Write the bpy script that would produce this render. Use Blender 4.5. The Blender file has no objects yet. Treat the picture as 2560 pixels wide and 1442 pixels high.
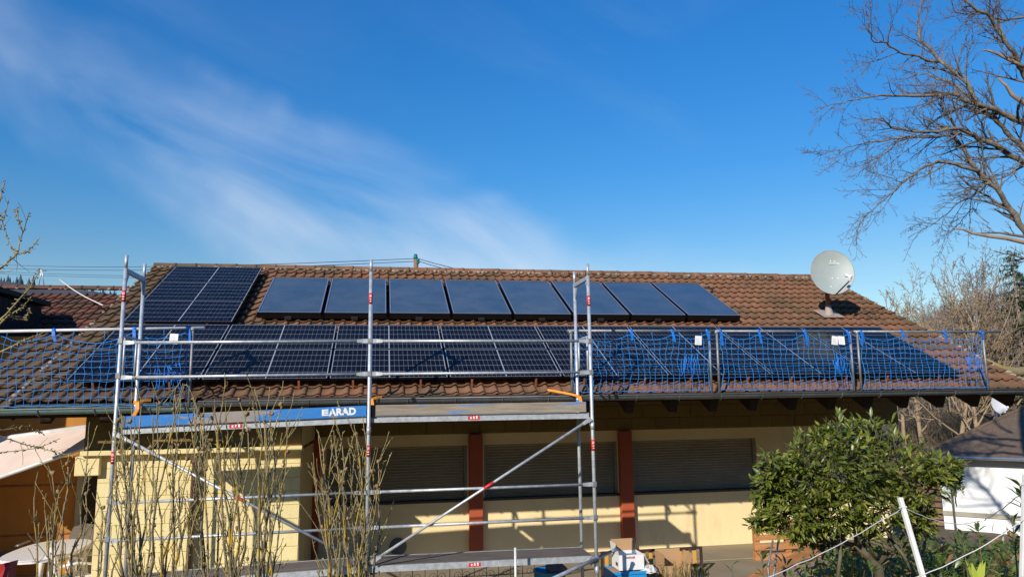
import bpy, math, random
from mathutils import Vector, Matrix, Quaternion, noise
random.seed(7)
S = bpy.context.scene
COL = S.collection
PI = math.pi
rad = math.radians

# ---------------------------------------------------------------- camera
F = 1812.8                                   # focal length in photo pixels (photo 2560 x 1442)
YAW, PITCH, ROLL = 0.17958, 0.15240, -0.014526
CAM = Vector((4.3123, -11.0390, -0.3517))
_f = Vector((math.sin(YAW)*math.cos(PITCH), math.cos(YAW)*math.cos(PITCH), math.sin(PITCH)))
_r0 = Vector((math.cos(YAW), -math.sin(YAW), 0)); _u0 = _r0.cross(_f)
_r = math.cos(ROLL)*_r0 + math.sin(ROLL)*_u0
_u = -math.sin(ROLL)*_r0 + math.cos(ROLL)*_u0
cam = bpy.data.cameras.new('camera'); camo = bpy.data.objects.new('camera', cam); COL.objects.link(camo)
cam.sensor_fit = 'HORIZONTAL'; cam.sensor_width = 36.0; cam.lens = 36.0*F/2560.0
cam.clip_start = 0.05; cam.clip_end = 6000
camo.matrix_world = Matrix(((_r.x, _u.x, -_f.x, CAM.x), (_r.y, _u.y, -_f.y, CAM.y), (_r.z, _u.z, -_f.z, CAM.z), (0, 0, 0, 1)))
S.camera = camo

# ---------------------------------------------------------------- sun and sky
SUND = Vector((0.555, 0.70, -0.447)).normalized()      # direction the sunlight travels
SUN_EL = math.asin(-SUND.z); SUN_AZ = math.atan2(-SUND.x, -SUND.y)
sl = bpy.data.lights.new('sun', 'SUN'); sl.energy = 4.9; sl.angle = rad(0.55); sl.color = (1.0, 0.93, 0.82)
so = bpy.data.objects.new('sun', sl); COL.objects.link(so)
so.rotation_euler = SUND.to_track_quat('-Z', 'Y').to_euler(); so.location = (-20, -30, 25)

def nd(nt, t, **kw):
    n = nt.nodes.new(t)
    for k, v in kw.items():
        if k in n.inputs.keys(): n.inputs[k].default_value = v
        else: setattr(n, k, v)
    return n
def ramp(nt, fac, stops, interp='LINEAR'):
    n = nt.nodes.new('ShaderNodeValToRGB'); cr = n.color_ramp; cr.interpolation = interp
    while len(cr.elements) < len(stops): cr.elements.new(0.5)
    for e, (p, c) in zip(cr.elements, stops):
        e.position = p; e.color = (c, c, c, 1) if isinstance(c, (int, float)) else (*c, 1)
    nt.links.new(fac, n.inputs[0]); return n.outputs[0]
def mth(nt, op, a, b=None, clamp=False):
    n = nt.nodes.new('ShaderNodeMath'); n.operation = op; n.use_clamp = clamp
    for i, v in enumerate((a, b)):
        if v is None: continue
        if isinstance(v, (int, float)): n.inputs[i].default_value = v
        else: nt.links.new(v, n.inputs[i])
    return n.outputs[0]
def mix(nt, fac, a, b, blend='MIX'):
    n = nt.nodes.new('ShaderNodeMix'); n.data_type = 'RGBA'; n.blend_type = blend
    for i, v in ((0, fac), (6, a), (7, b)):
        if isinstance(v, (int, float)): n.inputs[i].default_value = v
        elif isinstance(v, (tuple, list)): n.inputs[i].default_value = (*v, 1)
        else: nt.links.new(v, n.inputs[i])
    return n.outputs[2]
def vdot(nt, v, c):
    n = nt.nodes.new('ShaderNodeVectorMath'); n.operation = 'DOT_PRODUCT'
    nt.links.new(v, n.inputs[0]); n.inputs[1].default_value = c; return n.outputs['Value']

def pray(x, y):
    """direction through a photo pixel, unit depth along the optical axis"""
    return (_r*((x-1280)/F) - _u*((y-721)/F) + _f)
def at(x, y, D): return CAM + pray(x, y)*D
def onY(x, y, Y): d = pray(x, y); return CAM + d*((Y-CAM.y)/d.y)
def onX(x, y, X): d = pray(x, y); return CAM + d*((X-CAM.x)/d.x)
def onZ(x, y, Z): d = pray(x, y); return CAM + d*((Z-CAM.z)/d.z)
def px(P):
    q = P-CAM; z = q.dot(_f); return (1280+F*q.dot(_r)/z, 721-F*q.dot(_u)/z, z)

W = bpy.data.worlds.new('World'); S.world = W; W.use_nodes = True
wt = W.node_tree; wt.nodes.clear()
wo = nd(wt, 'ShaderNodeOutputWorld'); bg = nd(wt, 'ShaderNodeBackground'); bg.inputs['Strength'].default_value = 0.110
sky = nd(wt, 'ShaderNodeTexSky'); sky.sky_type = 'NISHITA'; sky.sun_disc = False
sky.sun_elevation = SUN_EL; sky.sun_rotation = SUN_AZ
sky.air_density = 1.25; sky.dust_density = 0.25; sky.ozone_density = 3.0; sky.altitude = 400
tc = nd(wt, 'ShaderNodeTexCoord'); nv = nd(wt, 'ShaderNodeVectorMath'); nv.operation = 'NORMALIZE'
wt.links.new(tc.outputs['Generated'], nv.inputs[0]); DIR = nv.outputs[0]
# cirrus: a long streak lying along a great circle of the sky, frayed by stretched noise, and faint veils everywhere
c1 = pray(150, 150).normalized(); c2 = pray(1180, 660).normalized()
cn = c1.cross(c2).normalized(); ca = (c2-c1).normalized()
mp = nd(wt, 'ShaderNodeMapping'); mp.vector_type = 'POINT'
q = Matrix((ca, cn, ca.cross(cn))).to_euler()
mp.inputs['Rotation'].default_value = q; mp.inputs['Scale'].default_value = (1.0, 1.0, 1.0); mp.inputs['Location'].default_value = (0.35, 0.0, 0.0)
wt.links.new(DIR, mp.inputs[0])
st = nd(wt, 'ShaderNodeVectorMath'); st.operation = 'MULTIPLY'; st.inputs[1].default_value = (1.7, 5.0, 5.0); wt.links.new(mp.outputs[0], st.inputs[0])
n1 = nd(wt, 'ShaderNodeTexNoise', Scale=1.0, Detail=7.0, Roughness=0.52, Distortion=0.6); wt.links.new(st.outputs[0], n1.inputs['Vector'])
n2 = nd(wt, 'ShaderNodeTexNoise', Scale=3.2, Detail=4.0, Roughness=0.5, Distortion=0.3); wt.links.new(DIR, n2.inputs['Vector'])
b = vdot(wt, DIR, cn)
bw = mth(wt, 'ADD', b, mth(wt, 'MULTIPLY', mth(wt, 'SUBTRACT', n2.outputs[0], 0.5), 0.26))
elev = nd(wt, 'ShaderNodeSeparateXYZ'); wt.links.new(DIR, elev.inputs[0])
wide = ramp(wt, elev.outputs[2], [(0.15, 0.50), (0.45, 1.0)])
band = ramp(wt, mth(wt, 'ADD', mth(wt, 'MULTIPLY', mth(wt, 'MULTIPLY', bw, wide), 2.9), 0.5), [(0.27, 0.0), (0.44, 0.75), (0.54, 1.0), (0.61, 0.5), (0.74, 0.0)], 'EASE')
fray = ramp(wt, n1.outputs[0], [(0.30, 0.0), (0.64, 1.0)], 'LINEAR')
low = ramp(wt, elev.outputs[2], [(0.10, 1.0), (0.27, 1.0), (0.40, 0.36), (0.60, 0.10)])
streak = mth(wt, 'MULTIPLY', mth(wt, 'MULTIPLY', band, fray), low)
veil = mth(wt, 'MULTIPLY', ramp(wt, n1.outputs[0], [(0.48, 0.0), (0.90, 1.0)], 'EASE'), 0.10)
cl = mth(wt, 'ADD', mth(wt, 'MULTIPLY', streak, 0.95), veil, True)
hs = nd(wt, 'ShaderNodeHueSaturation', Saturation=1.28, Value=1.0); wt.links.new(sky.outputs[0], hs.inputs['Color'])
tint = ramp(wt, elev.outputs[2], [(0.16, (0.96, 1.0, 1.05)), (0.30, (0.58, 1.01, 1.27)), (0.52, (0.44, 1.08, 1.48))])
skyc = mix(wt, 1.0, hs.outputs[0], tint, 'MULTIPLY')
cm = mix(wt, cl, skyc, (6.6, 7.4, 8.6))
wt.links.new(cm, bg.inputs['Color']); wt.links.new(bg.outputs[0], wo.inputs['Surface'])
S.view_settings.view_transform = 'Standard'; S.view_settings.look = 'None'
S.view_settings.gamma = 1.0; S.view_settings.use_curve_mapping = False
S.view_settings.exposure = 0.0

# ---------------------------------------------------------------- materials
MATS = {}
def mat(name, col, rough=0.6, metal=0.0, col2=None, nscale=6.0, detail=4.0, fac=(0.35, 0.65), bump=0.0, bscale=40.0, spec=0.5, coat=0.0,
        rand=0.0, stretch=(1, 1, 1), col3=None, f3=(0.6, 0.75), n3=1.5):
    """principled material: two or three tones mixed by noise in world space, optional bump and per-object variation"""
    m = bpy.data.materials.new(name); m.use_nodes = True; nt = m.node_tree; p = nt.nodes['Principled BSDF']
    p.inputs['Roughness'].default_value = rough; p.inputs['Metallic'].default_value = metal
    p.inputs['Specular IOR Level'].default_value = spec; p.inputs['Coat Weight'].default_value = coat
    geo = nd(nt, 'ShaderNodeNewGeometry')
    mpn = nd(nt, 'ShaderNodeMapping'); mpn.inputs['Scale'].default_value = stretch; nt.links.new(geo.outputs['Position'], mpn.inputs[0])
    out = None
    if col2 is not None:
        n = nd(nt, 'ShaderNodeTexNoise', Scale=nscale, Detail=detail, Roughness=0.6); nt.links.new(mpn.outputs[0], n.inputs['Vector'])
        out = mix(nt, ramp(nt, n.outputs[0], [(fac[0], 0.0), (fac[1], 1.0)]), col, col2)
    if col3 is not None:
        n = nd(nt, 'ShaderNodeTexNoise', Scale=n3, Detail=6.0, Roughness=0.65); nt.links.new(mpn.outputs[0], n.inputs['Vector'])
        out = mix(nt, ramp(nt, n.outputs[0], [(f3[0], 0.0), (f3[1], 1.0)]), out, col3)
    if rand:
        oi = nd(nt, 'ShaderNodeObjectInfo')
        v = mth(nt, 'ADD', mth(nt, 'MULTIPLY', oi.outputs['Random'], 2*rand), 1-rand)
        hv = nd(nt, 'ShaderNodeHueSaturation'); nt.links.new(v, hv.inputs['Value'])
        if out is None: hv.inputs['Color'].default_value = (*col, 1)
        else: nt.links.new(out, hv.inputs['Color'])
        out = hv.outputs[0]
    if out is None: p.inputs['Base Color'].default_value = (*col, 1)
    else: nt.links.new(out, p.inputs['Base Color'])
    if bump:
        n = nd(nt, 'ShaderNodeTexNoise', Scale=bscale, Detail=5.0); nt.links.new(mpn.outputs[0], n.inputs['Vector'])
        bn = nd(nt, 'ShaderNodeBump', Strength=bump, Distance=0.02); nt.links.new(n.outputs[0], bn.inputs['Height'])
        nt.links.new(bn.outputs[0], p.inputs['Normal'])
    MATS[name] = m; return m

TH = 0.46642; CT, ST = math.cos(TH), math.sin(TH)        # roof pitch 26.7 degrees
def rp(X, s, n=0.0): return Vector((X, s*CT-n*ST, s*ST+n*CT))   # point on the roof: along the eave, up the slope, off the plane
TW, TE = 0.2006, 0.3425                                   # cover width and exposed length of a roof tile
TX0, TS0 = -0.55, -0.33

def tile_mat(name, tones, moss, mossy, pos_id=True):
    m = bpy.data.materials.new(name); m.use_nodes = True; nt = m.node_tree; p = nt.nodes['Principled BSDF']
    p.inputs['Roughness'].default_value = 0.85; p.inputs['Specular IOR Level'].default_value = 0.25
    g = nd(nt, 'ShaderNodeNewGeometry'); P = g.outputs['Position']
    ix = mth(nt, 'FLOOR', mth(nt, 'DIVIDE', mth(nt, 'SUBTRACT', vdot(nt, P, (1, 0, 0)), TX0), TW))
    iy = mth(nt, 'FLOOR', mth(nt, 'DIVIDE', mth(nt, 'SUBTRACT', vdot(nt, P, (0, CT, ST)), TS0), TE))
    cb = nd(nt, 'ShaderNodeCombineXYZ'); nt.links.new(ix, cb.inputs[0]); nt.links.new(iy, cb.inputs[1])
    wn = nd(nt, 'ShaderNodeTexWhiteNoise'); wn.noise_dimensions = '2D'; nt.links.new(cb.outputs[0], wn.inputs['Vector'])
    c = ramp(nt, wn.outputs[0], [(0.0, tones[0]), (0.35, tones[1]), (0.7, tones[2]), (1.0, tones[3])])
    n = nd(nt, 'ShaderNodeTexNoise', Scale=9.0, Detail=6.0, Roughness=0.65); nt.links.new(P, n.inputs['Vector'])
    c = mix(nt, ramp(nt, n.outputs[0], [(0.35, 0.0), (0.75, 0.6)]), c, tuple(t*0.55 for t in tones[1]))
    n2 = nd(nt, 'ShaderNodeTexNoise', Scale=1.1, Detail=7.0, Roughness=0.7); nt.links.new(P, n2.inputs['Vector'])
    lx = ramp(nt, vdot(nt, P, (1/18.0, 0, 0)), [(0.0, 0.22), (0.09, 0.12), (0.2, 0.0), (0.6, 0.0), (0.9, 0.06)])
    mf = ramp(nt, mth(nt, 'ADD', n2.outputs[0], lx), [(mossy[0], 0.0), (mossy[1], 0.8)])
    c = mix(nt, mf, c, moss)
    n3 = nd(nt, 'ShaderNodeTexNoise', Scale=26.0, Detail=3.0); nt.links.new(P, n3.inputs['Vector'])
    c = mix(nt, ramp(nt, n3.outputs[0], [(0.69, 0.0), (0.80, 0.35)]), c, (0.34, 0.29, 0.19))
    nt.links.new(c, p.inputs['Base Color'])
    n4 = nd(nt, 'ShaderNodeTexNoise', Scale=70.0, Detail=4.0); nt.links.new(P, n4.inputs['Vector'])
    bn = nd(nt, 'ShaderNodeBump', Strength=0.35, Distance=0.01); nt.links.new(n4.outputs[0], bn.inputs['Height']); nt.links.new(bn.outputs[0], p.inputs['Normal'])
    MATS[name] = m; return m
tile_mat('roof_tile', [(0.238, 0.114, 0.062), (0.222, 0.105, 0.058), (0.256, 0.126, 0.070), (0.200, 0.097, 0.056)], (0.092, 0.070, 0.040), (0.47, 0.66))
tile_mat('wing_tile', [(0.19, 0.070, 0.046), (0.165, 0.062, 0.042), (0.21, 0.085, 0.055), (0.14, 0.056, 0.042)], (0.075, 0.05, 0.035), (0.60, 0.78))
mat('mortar', (0.42, 0.36, 0.28), 0.95, col2=(0.20, 0.16, 0.11), nscale=18, bump=0.8, bscale=30)
mat('roof_deck', (0.06, 0.035, 0.022), 0.9)
mat('dark_wood', (0.050, 0.026, 0.015), 0.75, col2=(0.030, 0.016, 0.010), nscale=12, stretch=(1, 1, 6))
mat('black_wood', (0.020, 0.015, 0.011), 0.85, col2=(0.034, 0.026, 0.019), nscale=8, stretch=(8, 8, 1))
mat('frame_black', (0.012, 0.012, 0.014), 0.35, 0.6)
mat('frame_silver', (0.62, 0.63, 0.64), 0.42, 0.85)
mat('backsheet', (0.35, 0.36, 0.39), 0.22, spec=0.6)
mat('solar_cell', (0.0055, 0.0060, 0.0095), 0.12, spec=0.10, rand=0.35)
mat('collector_glass', (0.052, 0.074, 0.088), 0.15, spec=1.0, col2=(0.088, 0.106, 0.110), nscale=1.6, detail=7, coat=0.8, rand=0.12)
mat('rubber', (0.012, 0.012, 0.012), 0.7)
mat('galvanised', (0.60, 0.625, 0.635), 0.45, 0.40, col2=(0.42, 0.44, 0.455), nscale=14, bump=0.12, bscale=60)
mat('galvanised_dull', (0.33, 0.34, 0.345), 0.55, 0.55, col2=(0.22, 0.225, 0.23), nscale=10)
mat('white_tube', (0.74, 0.74, 0.72), 0.45, col2=(0.60, 0.58, 0.54), nscale=5)
mat('red_sticker', (0.62, 0.03, 0.025), 0.5)
mat('white_paint', (0.80, 0.80, 0.78), 0.5)
mat('blue_board', (0.020, 0.17, 0.52), 0.6, col2=(0.30, 0.26, 0.21), nscale=5.0, detail=8, fac=(0.50, 0.55), stretch=(0.35, 1, 2.2), bump=0.2)
mat('worn_board', (0.36, 0.30, 0.225), 0.8, col2=(0.22, 0.18, 0.135), nscale=7.0, detail=8, stretch=(0.3, 1, 5), bump=0.25, col3=(0.05, 0.22, 0.55), f3=(0.585, 0.62), n3=4.0)
mat('deck_ply', (0.185, 0.155, 0.135), 0.85, col2=(0.11, 0.092, 0.08), nscale=10, detail=7, stretch=(0.3, 1.5, 1), bump=0.2, col3=(0.30, 0.28, 0.25), f3=(0.62, 0.75), n3=3)
mat('net_cord', (0.010, 0.22, 0.62), 0.55)
mat('strap_blue', (0.004, 0.24, 0.80), 0.5, col2=(0.008, 0.10, 0.48), nscale=9)
mat('strap_orange', (0.85, 0.30, 0.015), 0.55)
mat('tag_white', (0.85, 0.85, 0.84), 0.6)
mat('print_dark', (0.05, 0.055, 0.06), 0.6)
mat('wall_yellow', (0.83, 0.70, 0.37), 0.9, col2=(0.77, 0.63, 0.31), nscale=2.2, bump=0.15, bscale=60)
mat('block_yellow', (0.83, 0.70, 0.36), 0.9, col2=(0.72, 0.58, 0.27), nscale=2.2, detail=9, stretch=(1, 1, 0.3), col3=(0.60, 0.46, 0.22), f3=(0.60, 0.82), n3=2.5, bump=0.25, bscale=55, rand=0.035)
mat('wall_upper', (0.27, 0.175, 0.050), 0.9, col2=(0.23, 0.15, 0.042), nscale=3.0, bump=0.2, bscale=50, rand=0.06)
mat('wall_cream', (0.90, 0.735, 0.41), 0.9, col2=(0.85, 0.675, 0.36), nscale=1.3, detail=9, bump=0.25, bscale=60, col3=(0.72, 0.56, 0.31), f3=(0.58, 0.82), n3=2.3, stretch=(1, 1, 0.35))
mat('wall_ochre', (0.52, 0.225, 0.04), 0.9, col2=(0.42, 0.17, 0.032), nscale=1.5, detail=8, stretch=(1, 1, 0.4), bump=0.2, bscale=60)
mat('column_red', (0.44, 0.088, 0.030), 0.65, col2=(0.39, 0.078, 0.028), nscale=3)
mat('shutter', (0.40, 0.36, 0.27), 0.6, col2=(0.33, 0.30, 0.225), nscale=2)
mat('shutter_rail', (0.25, 0.245, 0.21), 0.5)
mat('gutter_metal', (0.175, 0.185, 0.185), 0.42, 0.45, col2=(0.12, 0.13, 0.13), nscale=4)
mat('gutter_green', (0.17, 0.26, 0.235), 0.6, col2=(0.12, 0.17, 0.16), nscale=4)
mat('downpipe', (0.15, 0.088, 0.060), 0.5)
mat('awning', (0.82, 0.66, 0.56), 0.9, col2=(0.74, 0.58, 0.48), nscale=3.0, detail=7, stretch=(1, 0.4, 1))
mat('concrete', (0.33, 0.265, 0.175), 0.95, col2=(0.27, 0.215, 0.14), nscale=1.6, bump=0.2, bscale=50)
mat('paving', (0.34, 0.27, 0.205), 0.95, col2=(0.27, 0.21, 0.155), nscale=2.0, bump=0.2)
mat('earth', (0.13, 0.095, 0.055), 1.0, col2=(0.075, 0.085, 0.03), nscale=1.3, detail=8, bump=0.6, bscale=14, col3=(0.17, 0.10, 0.05), f3=(0.5, 0.65), n3=0.6)
mat('litter', (0.17, 0.115, 0.065), 1.0, col2=(0.10, 0.075, 0.045), nscale=1.5, detail=9, bump=0.6, bscale=6)
mat('wooded_hill', (0.092, 0.078, 0.080), 1.0, col2=(0.062, 0.054, 0.056), nscale=0.10, detail=9, bump=1.0, bscale=0.25)
mat('dish_grey', (0.36, 0.405, 0.39), 0.5, col2=(0.31, 0.355, 0.34), nscale=2)
mat('dish_far', (0.50, 0.51, 0.52), 0.5)
mat('lnb', (0.82, 0.82, 0.78), 0.4)
mat('rust', (0.20, 0.062, 0.024), 0.8, col2=(0.34, 0.11, 0.03), nscale=14)
mat('lead', (0.36, 0.29, 0.24), 0.7)
mat('ceramic_green', (0.005, 0.17, 0.15), 0.15, coat=0.5)
mat('wire', (0.035, 0.04, 0.05), 0.5)
mat('pole_wood', (0.24, 0.14, 0.075), 0.9)
mat('cable_white', (0.70, 0.66, 0.58), 0.6)
mat('bark_oak', (0.115, 0.090, 0.066), 0.95, col2=(0.25, 0.215, 0.165), nscale=9, detail=7, bump=0.8, bscale=35)
mat('twig_oak', (0.115, 0.086, 0.064), 0.9, col2=(0.20, 0.16, 0.125), nscale=5)
mat('dead_wood', (0.36, 0.25, 0.165), 0.9, col2=(0.25, 0.17, 0.11), nscale=10)
mat('bark_tan', (0.40, 0.29, 0.175), 0.95, col2=(0.28, 0.205, 0.125), nscale=3)
mat('bark_grey', (0.28, 0.215, 0.17), 0.95, col2=(0.19, 0.15, 0.125), nscale=2)
mat('bark_shrub', (0.25, 0.205, 0.115), 0.9, col2=(0.15, 0.118, 0.07), nscale=25, col3=(0.46, 0.29, 0.020), f3=(0.52, 0.61), n3=9)
mat('twig_shrub', (0.40, 0.325, 0.125), 0.85, col2=(0.21, 0.16, 0.075), nscale=30)
mat('seed_pod', (0.34, 0.22, 0.10), 0.85, col2=(0.22, 0.13, 0.06), nscale=40)
mat('bark_green', (0.145, 0.12, 0.07), 0.85, col2=(0.09, 0.075, 0.045), nscale=14)
mat('conifer', (0.045, 0.075, 0.024), 0.8, col2=(0.085, 0.11, 0.035), nscale=4)
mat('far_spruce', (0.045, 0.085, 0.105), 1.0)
mat('scrub_twig', (0.22, 0.165, 0.10), 0.95, col2=(0.13, 0.10, 0.06), nscale=3)
mat('moss_log', (0.20, 0.18, 0.13), 0.95, col2=(0.28, 0.20, 0.03), nscale=4)
mat('plaster_white', (0.86, 0.86, 0.85), 0.9, col2=(0.76, 0.76, 0.745), nscale=1.2, detail=8, stretch=(1, 1, 0.4))
mat('shingle', (0.150, 0.100, 0.066), 0.9, col2=(0.105, 0.074, 0.052), nscale=7, bump=0.5, bscale=18)
mat('window_dark', (0.015, 0.018, 0.022), 0.08)
mat('timber_orange', (0.52, 0.235, 0.085), 0.75, col2=(0.38, 0.165, 0.06), nscale=4, stretch=(1, 1, 5), rand=0.12)
mat('slat_wood', (0.66, 0.36, 0.075), 0.7, col2=(0.56, 0.28, 0.055), nscale=6, rand=0.08)
mat('cardboard', (0.47, 0.285, 0.14), 0.85, col2=(0.42, 0.25, 0.12), nscale=4)
mat('box_white', (0.80, 0.78, 0.76), 0.7)
mat('print_red', (0.60, 0.10, 0.09), 0.7)
mat('print_grey', (0.30, 0.27, 0.30), 0.7)
mat('crate_blue', (0.02, 0.26, 0.58), 0.45)
mat('bucket_black', (0.022, 0.023, 0.025), 0.5)
mat('bag', (0.62, 0.60, 0.57), 0.45)
mat('iron', (0.045, 0.042, 0.04), 0.5, 0.5)
mat('plastic_white', (0.84, 0.80, 0.76), 0.45)
mat('lounger_grey', (0.16, 0.155, 0.16), 0.85)
mat('alu', (0.72, 0.72, 0.72), 0.35, 0.8)
mat('red_cloth', (0.36, 0.018, 0.020), 0.8)
mat('straw', (0.42, 0.27, 0.11), 0.95)
mat('post_white', (0.80, 0.79, 0.76), 0.7, col2=(0.66, 0.63, 0.58), nscale=8)
mat('string', (0.72, 0.70, 0.66), 0.8)
mat('lime_leaf', (0.42, 0.50, 0.07), 0.6)
# blue toe board: paint worn away in the middle of its length
_m = MATS['blue_board']; _nt = _m.node_tree; _nt.nodes.clear()
_o = nd(_nt, 'ShaderNodeOutputMaterial'); _p = nd(_nt, 'ShaderNodeBsdfPrincipled', Roughness=0.6); _g = nd(_nt, 'ShaderNodeNewGeometry')
_mp = nd(_nt, 'ShaderNodeMapping'); _mp.inputs['Scale'].default_value = (0.5, 1, 2.6); _nt.links.new(_g.outputs['Position'], _mp.inputs[0])
_n = nd(_nt, 'ShaderNodeTexNoise', Scale=6.0, Detail=9.0, Roughness=0.65); _nt.links.new(_mp.outputs[0], _n.inputs['Vector'])
_w = ramp(_nt, vdot(_nt, _g.outputs['Position'], (0.2, 0, 0)), [(0.22, 0.02), (0.36, 0.02), (0.42, 0.22), (0.52, 0.24), (0.58, 0.08), (0.66, -0.0)])
_wf = ramp(_nt, mth(_nt, 'ADD', _n.outputs[0], _w), [(0.60, 0.0), (0.64, 1.0)])
_n2 = nd(_nt, 'ShaderNodeTexNoise', Scale=30.0, Detail=5.0); _nt.links.new(_mp.outputs[0], _n2.inputs['Vector'])
_wood = mix(_nt, _n2.outputs[0], (0.22, 0.19, 0.16), (0.36, 0.31, 0.26)); _blue = mix(_nt, _n2.outputs[0], (0.010, 0.13, 0.42), (0.030, 0.24, 0.62))
_nt.links.new(mix(_nt, _wf, _blue, _wood), _p.inputs['Base Color']); _nt.links.new(_p.outputs[0], _o.inputs['Surface'])
def leaf_mat(name, a, b2, c, rough=0.3):
    m = bpy.data.materials.new(name); m.use_nodes = True; nt = m.node_tree; p = nt.nodes['Principled BSDF']
    g = nd(nt, 'ShaderNodeNewGeometry')
    n = nd(nt, 'ShaderNodeTexNoise', Scale=17.0, Detail=4.0); nt.links.new(g.outputs['Position'], n.inputs['Vector'])
    cc = ramp(nt, n.outputs[0], [(0.30, a), (0.50, b2), (0.68, c)])
    cc = mix(nt, mth(nt, 'MULTIPLY', g.outputs['Backfacing'], 0.6), cc, tuple(v*1.5 for v in b2))
    nt.links.new(cc, p.inputs['Base Color']); p.inputs['Roughness'].default_value = rough
    t = nd(nt, 'ShaderNodeBsdfTranslucent'); nt.links.new(cc, t.inputs['Color'])
    ms = nd(nt, 'ShaderNodeMixShader', Fac=0.22); o = nt.nodes['Material Output']
    nt.links.new(p.outputs[0], ms.inputs[1]); nt.links.new(t.outputs[0], ms.inputs[2]); nt.links.new(ms.outputs[0], o.inputs['Surface'])
    MATS[name] = m
leaf_mat('leaf_camellia', (0.055, 0.088, 0.012), (0.130, 0.165, 0.022), (0.33, 0.31, 0.055), 0.36)
leaf_mat('leaf_dark', (0.045, 0.090, 0.018), (0.085, 0.145, 0.028), (0.20, 0.22, 0.05), 0.35)
leaf_mat('leaf_scrub', (0.08, 0.105, 0.020), (0.15, 0.155, 0.035), (0.26, 0.22, 0.06), 0.6)
leaf_mat('leaf_dead', (0.20, 0.085, 0.03), (0.26, 0.14, 0.055), (0.34, 0.22, 0.10), 0.8)

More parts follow.
